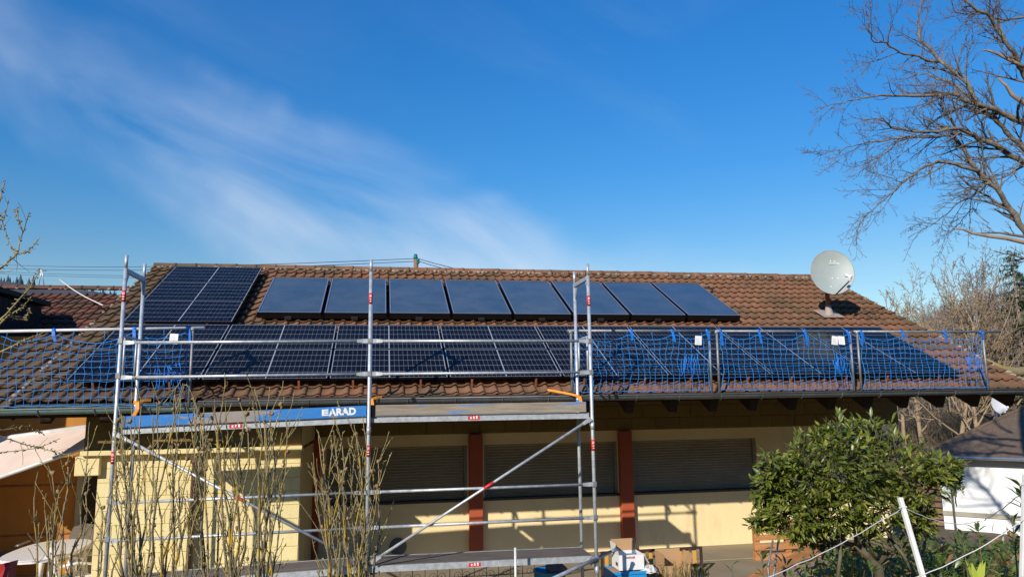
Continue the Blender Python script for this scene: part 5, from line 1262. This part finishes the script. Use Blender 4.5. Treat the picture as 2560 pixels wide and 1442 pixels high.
# ---------------------------------------------------------------- undergrowth, shoots and posts at the lower right
ug = MB(); R = random.Random(81); ugt = MB()
for q_ in range(120):
    x = R.uniform(2070, 2620); D = R.uniform(5.6, 11.0); yt = R.uniform(1335, 1425)-max(0, D-8)*6; c = at(x, yt, D); z = ground(c.x, c.y); hgt = max(.25, c.z-z); mi0 = R.choice((0, 0, 0, 1, 1)); rad_ = R.uniform(.18, .40)
    for k_ in range(R.randint(70, 130)):
        u = R.random()**.6; P = Vector((c.x+R.gauss(0, rad_*.6), c.y+R.gauss(0, rad_*.6), z+hgt*u*R.uniform(.8, 1.05)))
        d = (rv(1)+Vector((0, -.2, .35))).normalized(); s_ = R.uniform(.05, .13)*(1.0 if D < 8 else 1.25); B = basis(d, Vector((0, 0, 1)), R.uniform(-.9, .9)); mi = mi0 if R.random() < .9 else 2
        o = len(ug.v); ug.v.extend([B @ (v*s_)+P for v in lm_d.v])
        for f in lm_d.f: ug.f.append(tuple(i+o for i in f)); ug.m.append(mi); ug.sm.append(True)
    for k_ in range(5):
        pp, _ = wander(Vector((c.x+R.gauss(0, .2), c.y+R.gauss(0, .2), z)), (Vector((0, 0, 1))+rv(.35)).normalized(), hgt*R.uniform(.7, 1.1), 5, .18, -.02); ugt.tube(pp, [.005, .0045, .004, .003, .0025, .002], 3, 0, False)
tag(ob('undergrowth', ug, ['leaf_dark', 'leaf_scrub', 'leaf_dead']), 'mixed low greenery covering the bank at lower right', 'undergrowth', kind='stuff')
tag(ob('dry_stems', ugt, 'scrub_twig'), 'dry tangled stems on the bank at lower right', 'undergrowth', kind='stuff')
def shoot(x, y, D, n, label, s0=0.10, sp=0.5):
    R = random.Random(int(x)); top = at(x, y, D); b_ = Vector((top.x+.02, top.y, ground(top.x, top.y)-.02))
    t = thing('laurel_shoot', label, 'plant', b_, 'leafy laurel shoots'); m = MB(); pts = [b_, b_.lerp(top, .5)+rv(.02), top]; m.tube(pts, [.009, .007, .004], 5); ob('stem', m, 'bark_green', t)
    H = (top-b_).length
    for k_ in range(n):
        u = 1-0.45*min(1.0, .6/H)*R.random()**1.3; P = b_.lerp(top, u); an = k_*2.4; d = Vector((math.cos(an)*sp*1.4, math.sin(an)*sp, R.uniform(.1, .9))).normalized(); s_ = s0*R.uniform(.8, 1.2)
        inst('leaf', leaf_d, t, P-b_, basis(d, Vector((0, 0, 1)), R.uniform(-.3, .3)).to_euler(), (s_, s_*.8, s_))
shoot(2405, 1335, 5.6, 16, 'upright laurel shoot against the white plinth, left of the pair')
shoot(2445, 1322, 5.9, 18, 'upright laurel shoot against the white plinth, right of the pair')
shoot(2550, 1215, 4.6, 16, 'dark leaved laurel shoot at the right edge by the white post')
shoot(2530, 1290, 4.7, 14, 'lower laurel shoot at the right edge')
shoot(1830, 1412, 5.0, 7, 'single young leafy shoot on the bank before the cream wall', .075)
shoot(1905, 1395, 4.9, 9, 'leafy shoot left of the camellia over the orange beam', .085)
shoot(2350, 1400, 4.8, 16, 'broad leaved shoot beside the leaning white post', .11)
shoot(2180, 1425, 4.7, 14, 'leafy shoot at the camellia\'s foot', .10)
# white posts with string
def post(pts, w, label):
    p0, p1 = pts; b_ = Vector((p0.x, p0.y, ground(p0.x, p0.y))); d = (p1-p0).normalized(); base = p0-d*max(0.0, (p0.z-b_.z)/max(.2, d.z))
    t = thing('wooden_post', label, 'post', base, 'white posts with string'); m = MB(); u = d.cross(Vector((0, 1, 0))).normalized(); v = d.cross(u); L = (p1-base).length
    M = Matrix(((u.x, v.x, d.x, base.x), (u.y, v.y, d.y, base.y), (u.z, v.z, d.z, base.z), (0, 0, 0, 1))); m.bevbox((-w/2, -w/2, -.1), (w/2, w/2, L), .003, 0, M); ob('shaft', m, 'post_white', t)
    m = MB(); m.bevbox((-w/2-.004, -w/2-.004, L-.065), (w/2+.004, w/2+.004, L-.055), .001, 0, M); ob('string_knot', m, 'string', t); return p1-d*.06
k1 = post((at(2308, 1442, 4.4), at(2250, 1243, 4.6)), .027, 'white wooden post leaning in the shrubs at lower right')
k2 = post((at(2556, 1442, 4.2), at(2563, 1185, 4.3)), .026, 'white post standing at the right edge')
def cord(p0, p1, sag, label):
    pts = [p0.lerp(p1, i/14)-Vector((0, 0, sag*4*(i/14)*(1-i/14)))+rv(.004) for i in range(15)]; m = MB(); m.tube(pts, .0030, 5); solo('string', m, 'string', label, 'string', p0, 'white strings')
cord(k1, at(1905, 1450, 3.6), .02, 'white string running down left from the leaning post')
cord(k1, at(2450, 1302, 5.2), .05, 'white string running right from the top of the leaning post')
cord(at(2180, 1475, 4.0), at(2572, 1290, 4.25), .05, 'low white string rising right toward the edge post')
cord(at(2460, 1300, 5.2), at(2575, 1215, 4.3), .01, 'short string up to the right edge post')
m = MB()
for k_ in range(7):
    an = k_*0.9; b_ = at(2445, 1465, 4.3); d = Vector((math.cos(an)*.35, math.sin(an)*.35, 1)).normalized(); u = perp(d)*.016; m.add([b_-u, b_+u, b_+d*.08+u*1.1, b_+d*.16, b_+d*.08-u*1.1], [(0, 1, 2, 3, 4)])
solo('lime_plant', m, 'lime_leaf', 'bright lime green leaf tuft at the bottom edge on the right', 'plant', at(2445, 1465, 4.3))
# weeds before the cardboard box
for wx_, wl_ in ((1690, 'weeds with pale seed heads in front of the cardboard box'), (1735, 'dark bushy weeds at the foot of the slatted panel')):
    b_ = at(wx_, 1450, 6.5); z = ground(b_.x, b_.y); t = thing('weed_clump', wl_, 'weeds', (b_.x, b_.y, z), 'weed clumps'); m = MB(); R = random.Random(wx_)
    for k_ in range(36):
        tp = at(wx_+R.uniform(-38, 38), R.uniform(1398, 1440), 6.5+R.uniform(-.2, .2)); s0 = Vector((b_.x+R.uniform(-.08, .08), b_.y+R.uniform(-.1, .1), z)); md = s0.lerp(tp, .6)+rv(.03); m.tube([s0, md, tp], [.004, .003, .002], 3, 0, False)
        for q_ in range(5):
            P = md.lerp(tp, R.random()); e = (rv(1)+Vector((0, 0, .6))).normalized()*R.uniform(.03, .06); u = perp(e)*.006; m.add([P-u, P+u, P+e], [(0, 1, 2)])
    ob('stalks', m, 'leaf_scrub', t)

# ---------------------------------------------------------------- things in front of the wall
G0 = GZ+0.03
def P_(x, y, Y): return onY(x, y, Y)
# slatted panel in a dark frame
YP = 0.75; a_ = P_(1502, 1388, YP); c_ = P_(1754, 1355, YP); zt = (a_.z+c_.z)/2
sp_ = thing('slatted_fence', 'wooden slat fence panel in a dark metal frame standing before the wall', 'fence panel', ((a_.x+c_.x)/2, YP, G0))
for (x0, x1, z0, z1) in ((a_.x, c_.x, zt-.035, zt), (a_.x, a_.x+.04, G0, zt-.036), (c_.x-.04, c_.x, G0, zt-.036), (a_.x+.041, c_.x-.041, G0+.12, G0+.16)):
    m = MB(); m.bevbox((x0, YP-.02, z0), (x1, YP+.02, z1), .003); ob('frame_bar', m, 'dark_wood', sp_)
ns = 13; dx = (c_.x-a_.x-.1)/ns
for k_ in range(ns):
    x0 = a_.x+.07+k_*dx; m = MB(); m.bevbox((x0, YP+.022, G0+.05), (x0+.066, YP+.042, zt-.01), .003); ob('slat', m, 'slat_wood', sp_)
# white carton on a blue crate
YB = -0.35; a_ = P_(1548, 1424, YB); c_ = P_(1605, 1395, YB); zc = P_(1575, 1424, YB).z
cr_ = thing('plastic_crate', 'blue plastic crate under the white carton', 'crate', (a_.x+.2, YB+.2, G0))
x0, x1 = a_.x-.12, c_.x+.08
for (p, q) in (((x0, YB-.05, G0), (x1, YB-.03, zc-.01)), ((x0, YB+.37, G0), (x1, YB+.39, zc-.01)), ((x0, YB-.03, G0), (x0+.02, YB+.37, zc-.01)), ((x1-.02, YB-.03, G0), (x1, YB+.37, zc-.01))):
    m = MB(); m.bevbox(p, q, .004); ob('side', m, 'crate_blue', cr_)
m = MB(); m.bevbox((x0-.012, YB-.065, zc-.05), (x1+.012, YB-.051, zc-.012), .004); ob('rim', m, 'crate_blue', cr_)
m = MB(); m.bevbox((x0+.02, YB-.03, G0+.01), (x1-.02, YB+.37, zc-.03), .004); ob('contents', m, 'cardboard', cr_)
def carton(name, label, x0, x1, y0, y1, z0, z1, matn, flaps, cat='box'):
    t = thing(name, label, cat, ((x0+x1)/2, (y0+y1)/2, z0))
    for (p, q) in (((x0, y0, z0), (x1, y0+.006, z1)), ((x0, y1-.006, z0), (x1, y1, z1)), ((x0, y0+.006, z0), (x0+.006, y1-.006, z1)), ((x1-.006, y0+.006, z0), (x1, y1-.006, z1)), ((x0+.006, y0+.006, z0), (x1-.006, y1-.006, z0+.006))):
        m = MB(); m.box(p, q); ob('side', m, matn, t)
    for (e, an) in flaps:
        L = {'f': (y1-y0)*.5, 'b': (y1-y0)*.5, 'l': (x1-x0)*.4, 'r': (x1-x0)*.4}[e]; m = MB()
        if e in 'fb':
            yy = y0 if e == 'f' else y1; sg = 1 if e == 'f' else -1; M = Matrix.Translation((x0, yy, z1)) @ Matrix.Rotation(an*sg, 4, 'X'); m.box((.003, -.002, 0), (x1-x0-.003, .002, L), 0, M)
        else:
            xx = x0 if e == 'l' else x1; sg = -1 if e == 'l' else 1; M = Matrix.Translation((xx, y0, z1)) @ Matrix.Rotation(an*sg, 4, 'Y'); m.box((-.002, .003, 0), (.002, y1-y0-.003, L), 0, M)
        ob('flap', m, matn if (e, an) != flaps[0] or matn != 'box_white' else 'cardboard', t)
    return t
bw = carton('carton', 'open white carton with a printed label on the blue crate', a_.x, c_.x+.03, YB, YB+.34, zc, P_(1575, 1386, YB).z, 'box_white', [('b', 0.15), ('f', -2.6), ('r', 2.6), ('l', .15)])
zl = zc+.16; m = MB(); m.box((a_.x+.10, YB-.0015, zl), (a_.x+.20, YB-.0005, zl+.03)); ob('label_print', m, 'print_grey', bw); m = MB(); m.box((a_.x+.205, YB-.0015, zl), (a_.x+.25, YB-.0005, zl+.03)); ob('label_print', m, 'print_red', bw)
m = MB(); m.box((a_.x-.0015, YB+.05, zc+.05), (a_.x-.0005, YB+.15, zc+.10)); ob('label_print', m, 'print_dark', bw)
sq = P_(1400, 1442, -.1)
YC = -0.1; a_ = P_(1662, 1442, YC); c_ = P_(1722, 1404, YC)
carton('carton', 'open brown cardboard box before the slatted panel', a_.x, c_.x+.02, YC, YC+.36, G0, P_(1690, 1413, YC).z, 'cardboard', [('b', 0.12), ('l', -0.05), ('r', .35), ('f', -2.3)])
# bucket with a bag in it
bkp = P_(1622, 1442, -0.3); zb_ = P_(1622, 1424, -0.3).z
bk_ = thing('bucket', 'black bucket lined with a pale plastic bag', 'bucket', (bkp.x, -.3, G0))
m = MB(); m.lathe([(.10, G0), (.125, zb_-.02), (.135, zb_-.02), (.135, zb_), (.12, zb_), (.10, G0+.02)], 20, 0, Matrix.Translation((bkp.x, -.3, 0))); ob('pail', m, 'bucket_black', bk_)
m = MB(); vs = []; R = random.Random(5)
for i in range(5):
    for j in range(18): t = i/4; an = 2*PI*j/18; r = .145*(1-t*.95); vs.append(Vector((bkp.x+r*math.cos(an), -.3+r*math.sin(an), zb_-.03+.09*math.sin(t*2.3)+R.uniform(-.02, .02)+(.02 if i == 0 else 0))))
m.add(vs, [(i*18+j, i*18+(j+1) % 18, (i+1)*18+(j+1) % 18, (i+1)*18+j) for i in range(4) for j in range(18)], 0, False); ob('bag', m, 'bag', bk_)
# blue tub and clutter under the lower deck
for (x, y, Y, w, h, lab) in ((1375, 1425, -0.05, .30, .0, 'blue plastic tub seen under the lower scaffold deck'),):
    c_ = P_(x, y, Y); t = thing('plastic_tub', lab, 'tub', (c_.x, Y, G0)); m = MB(); m.lathe([(.18, G0), (.24, c_.z), (.255, c_.z), (.255, c_.z+.015), (.23, c_.z+.015), (.17, G0+.02)], 24, 0, Matrix.Translation((c_.x, Y, 0))); ob('shell', m, 'crate_blue', t)
    m = MB(); m.bevbox((c_.x-.05, Y-.20, c_.z-.04), (c_.x+.22, Y+.1, c_.z+.08), .02); ob('grey_cloth', m, 'lounger_grey', t)
# ornamental iron railing
YR_ = 0.35; gx0, gx1 = P_(1000, 1430, YR_).x, P_(1395, 1430, YR_).x; gz = P_(1200, 1424, YR_).z
ir = thing('iron_railing', 'thin iron railing with scrolls under the lower scaffold deck', 'railing', ((gx0+gx1)/2, YR_, G0))
nb = 14
for k_ in range(nb):
    x = gx0+(gx1-gx0)*k_/(nb-1); m = MB(); m.tube([(x, YR_, G0), (x, YR_, gz+.06)], .006, 6); ob('bar', m, 'iron', ir)
    if k_ % 2 == 1:
        for sg in (-1, 1):
            m = MB(); m.tube([Vector((x+sg*(.075-(.06-.045*u)*math.cos(u*7.5)), YR_, gz-.06+(.06-.045*u)*math.sin(u*7.5))) for u in [i/18 for i in range(19)]], .004, 5); ob('scroll', m, 'iron', ir)
for z in (G0+.1, gz-.22): m = MB(); m.tube([(gx0, YR_, z), (gx1, YR_, z)], .008, 6); ob('cross_bar', m, 'iron', ir)
# white stick standing in front of the lower deck
s1 = P_(1288, 1368, -1.45); m = MB(); m.tube([Vector((s1.x, -1.45, ground(s1.x, -1.45))), s1], .016, 8); solo('white_stick', m, 'white_tube', 'thin white stick standing in front of the lower scaffold deck', 'stick', (s1.x, -1.45, ground(s1.x, -1.45)))
# pallet and orange beam behind the bush
YL = 1.4; a_ = P_(1886, 1312, YL); c_ = P_(2055, 1330, YL); pz1 = a_.z
pl_ = thing('pallet', 'orange wooden pallet standing on edge behind the camellia', 'pallet', ((a_.x+c_.x)/2, YL, G0))
H_ = pz1-G0; nsl = 4
for k_ in range(nsl):
    z0 = G0+k_*(H_-.1)/(nsl-1); m = MB(); m.bevbox((a_.x, YL, z0), (c_.x, YL+.022, z0+.10), .004); ob('slat', m, 'timber_orange', pl_)
for x in (a_.x+.0, (a_.x+c_.x)/2-.05, c_.x-.1): m = MB(); m.bevbox((x, YL+.024, G0), (x+.10, YL+.11, pz1-.005), .004); ob('stringer', m, 'timber_orange', pl_)
for k_ in range(2): m = MB(); z0 = G0+k_*(H_-.1); m.bevbox((a_.x, YL+.112, z0), (c_.x, YL+.134, z0+.10), .004); ob('slat', m, 'timber_orange', pl_)
b0, b1 = P_(1850, 1462, .2), P_(2032, 1372, 1.0); d = (b1-b0).normalized(); u = d.cross(Vector((0, 1, 0))).normalized(); v = d.cross(u)
m = MB(); m.bevbox((-.03, -.07, 0), (.03, .07, (b1-b0).length), .005, 0, Matrix(((v.x, u.x, d.x, b0.x), (v.y, u.y, d.y, b0.y), (v.z, u.z, d.z, b0.z), (0, 0, 0, 1)))); solo('timber_beam', m, 'timber_orange', 'orange squared beam leaning across the pallet', 'beam', b0)
lgp = P_(2068, 1400, 1.2); m = MB(); m.tube([(lgp.x, 1.2, G0), (lgp.x+.01, 1.2, P_(2068, 1372, 1.2).z)], [.10, .09], 12); solo('log', m, 'pole_wood', 'upright log standing right of the pallet', 'log', (lgp.x, 1.2, G0))
for i, (x0, y0, x1, y1) in enumerate(((1930, 1442, 1948, 1335), (1925, 1442, 1932, 1350))):
    p0, p1 = at(x0, y0+25, 6.2), at(x1, y1, 6.4); m = MB(); m.tube([p0, p0.lerp(p1, .4)+Vector((-.03 if i else .0, 0, 0)), p1], .009, 6); solo('garden_stake', m, 'galvanised_dull', ('thin grey stake', 'bent dark stake')[i]+' before the orange pallet', 'stake', p0)
# kerb strip on the ground by the wall
m = MB(); m.bevbox((9.4, 1.55, GZ+.031), (14.5, 1.68, GZ+.055), .006); tag(ob('kerb', m, 'concrete'), kind='structure')

# ---------------------------------------------------------------- patio furniture at the lower left
tc_ = onZ(120, 1372, G0+0.72)
tb = thing('patio_table', 'white oval plastic patio table', 'table', (tc_.x, tc_.y, G0))
m = MB(); tz = G0+.72; poly = []
for j in range(36):
    an = 2*PI*j/36; cx_, sy_ = math.cos(an), math.sin(an); poly.append((tc_.x+.48*math.copysign(abs(cx_)**.75, cx_), tc_.y+.85*math.copysign(abs(sy_)**.75, sy_)))
m.prism(poly, tz-.012, tz); m.prism([(tc_.x+(x-tc_.x)*.985, tc_.y+(y-tc_.y)*.985) for x, y in poly], tz-.05, tz-.0125); ob('tabletop', m, 'plastic_white', tb)
for sx in (-1, 1):
    for sy in (-1, 1): m = MB(); m.tube([(tc_.x+sx*.28, tc_.y+sy*.55, tz-.05), (tc_.x+sx*.36, tc_.y+sy*.66, G0)], [.05, .035], 10); ob('leg', m, 'plastic_white', tb)
def pchair(P, rz, label):
    t = thing('plastic_chair', label, 'chair', P, 'white plastic chairs', (0, 0, rz)); 
    m = MB(); m.bevbox((-.22, -.22, .40), (.22, .22, .44), .012); ob('seat', m, 'plastic_white', t, local=True)
    m = MB(); M = Matrix.Translation((0, .21, .44)) @ Matrix.Rotation(-.22, 4, 'X'); m.prism([(-.20, 0), (.20, 0), (.23, .25), (.17, .40), (0, .44), (-.17, .40), (-.23, .25)], 0, .022, 0, M @ Matrix.Rotation(PI/2, 4, 'X')); ob('backrest', m, 'plastic_white', t, local=True)
    for sx in (-1, 1):
        m = MB(); m.tube([(sx*.24, .22, .62), (sx*.26, 0, .64), (sx*.25, -.20, .60), (sx*.24, -.22, .42)], .022, 8); ob('armrest', m, 'plastic_white', t, local=True)
        for sy in (-1, 1): m = MB(); m.tube([(sx*.19, sy*.19, .41), (sx*.24, sy*.24, 0)], [.026, .018], 8); ob('leg', m, 'plastic_white', t, local=True)
pc1 = onZ(178, 1440, G0+.42); pchair((pc1.x, pc1.y, G0), 2.2, 'white plastic chair right of the oval table')
pc2 = onZ(235, 1395, G0+.42); pchair((pc2.x-.3, pc2.y+.5, G0), .5, 'white plastic chair by the yellow garage corner')
lc = onZ(36, 1352, G0+.55)
lo = thing('lounge_chair', 'grey folding lounge chair behind the patio table', 'lounger', (lc.x, lc.y, G0))
m = MB(); M = Matrix.Translation((lc.x, lc.y, G0+.62)) @ Matrix.Rotation(.75, 4, 'X'); m.bevbox((-.30, -.38, -.012), (.30, .38, .012), .008, 0, M); ob('back_cloth', m, 'lounger_grey', lo)
m = MB()
for sx in (-.32, .32): m.tube([M @ Vector((sx, -.42, 0)), M @ Vector((sx, .42, 0))], .014, 8)
m.tube([M @ Vector((-.32, -.42, 0)), M @ Vector((.32, -.42, 0))], .014, 8); m.tube([M @ Vector((-.32, .42, 0)), M @ Vector((.32, .42, 0))], .014, 8); ob('back_frame', m, 'alu', lo)
m = MB(); m.bevbox((lc.x-.30, lc.y-1.0, G0+.34), (lc.x+.30, lc.y-.32, G0+.36), .006); ob('seat_cloth', m, 'lounger_grey', lo)
m = MB()
for sx in (-.32, .32): m.tube([(lc.x+sx, lc.y-1.0, G0+.35), (lc.x+sx, lc.y-.3, G0+.35)], .014, 8); m.tube([(lc.x+sx, lc.y-.9, G0), (lc.x+sx, lc.y-.2, G0+.6)], .013, 8); m.tube([(lc.x+sx, lc.y+.1, G0), (lc.x+sx, lc.y-.6, G0+.5)], .013, 8)
ob('leg_frame', m, 'alu', lo)
for sx in (-.36, .36): m = MB(); m.bevbox((lc.x+sx-.03, lc.y-.75, G0+.58), (lc.x+sx+.03, lc.y-.3, G0+.61), .01); ob('armrest', m, 'plastic_white', lo)
# folded chair
fc = onZ(88, 1370, G0+.4); t = thing('folded_chair', 'folded aluminium garden chair leaning behind the table', 'chair', (fc.x, fc.y+.5, G0))
for k_ in range(4): m = MB(); m.tube([(fc.x-.1+k_*.10, fc.y+.35, G0), (fc.x-.25+k_*.10, fc.y+.75, G0+.75)], .018, 8); ob('frame_tube', m, 'alu', t)
m = MB(); m.bevbox((fc.x-.25, fc.y+.5, G0+.3), (fc.x+.15, fc.y+.54, G0+.6), .01); ob('seat_cloth', m, 'lounger_grey', t)
# red parasol cover corner
rp0 = at(-20, 1490, 6.0); m = MB(); zz = ground(rp0.x, rp0.y)
vs = [at(-40, 1420, 6.0), at(26, 1404, 5.9), at(18, 1445, 5.8), at(0, 1500, 5.8), at(-60, 1500, 6.1)]; m.add(vs+[v+Vector((-.05, .25, -.03)) for v in vs], [(0, 1, 2, 3, 4), (9, 8, 7, 6, 5), (0, 5, 6, 1), (1, 6, 7, 2), (2, 7, 8, 3)]); 
rpo = thing('folded_parasol', 'corner of a folded dark red parasol at the lower left edge', 'parasol', (rp0.x, rp0.y, zz)); ob('cloth', m, 'red_cloth', rpo)
m = MB(); m.tube([(rp0.x, rp0.y+.1, zz), at(-20, 1440, 6.05)], .02, 8); ob('pole', m, 'white_tube', rpo)
m = MB(); m.box((-7.4, -.88, GZ+.031), (.28, 3.28, GZ+.038)); tag(ob('patio_floor', m, 'paving'), kind='structure')
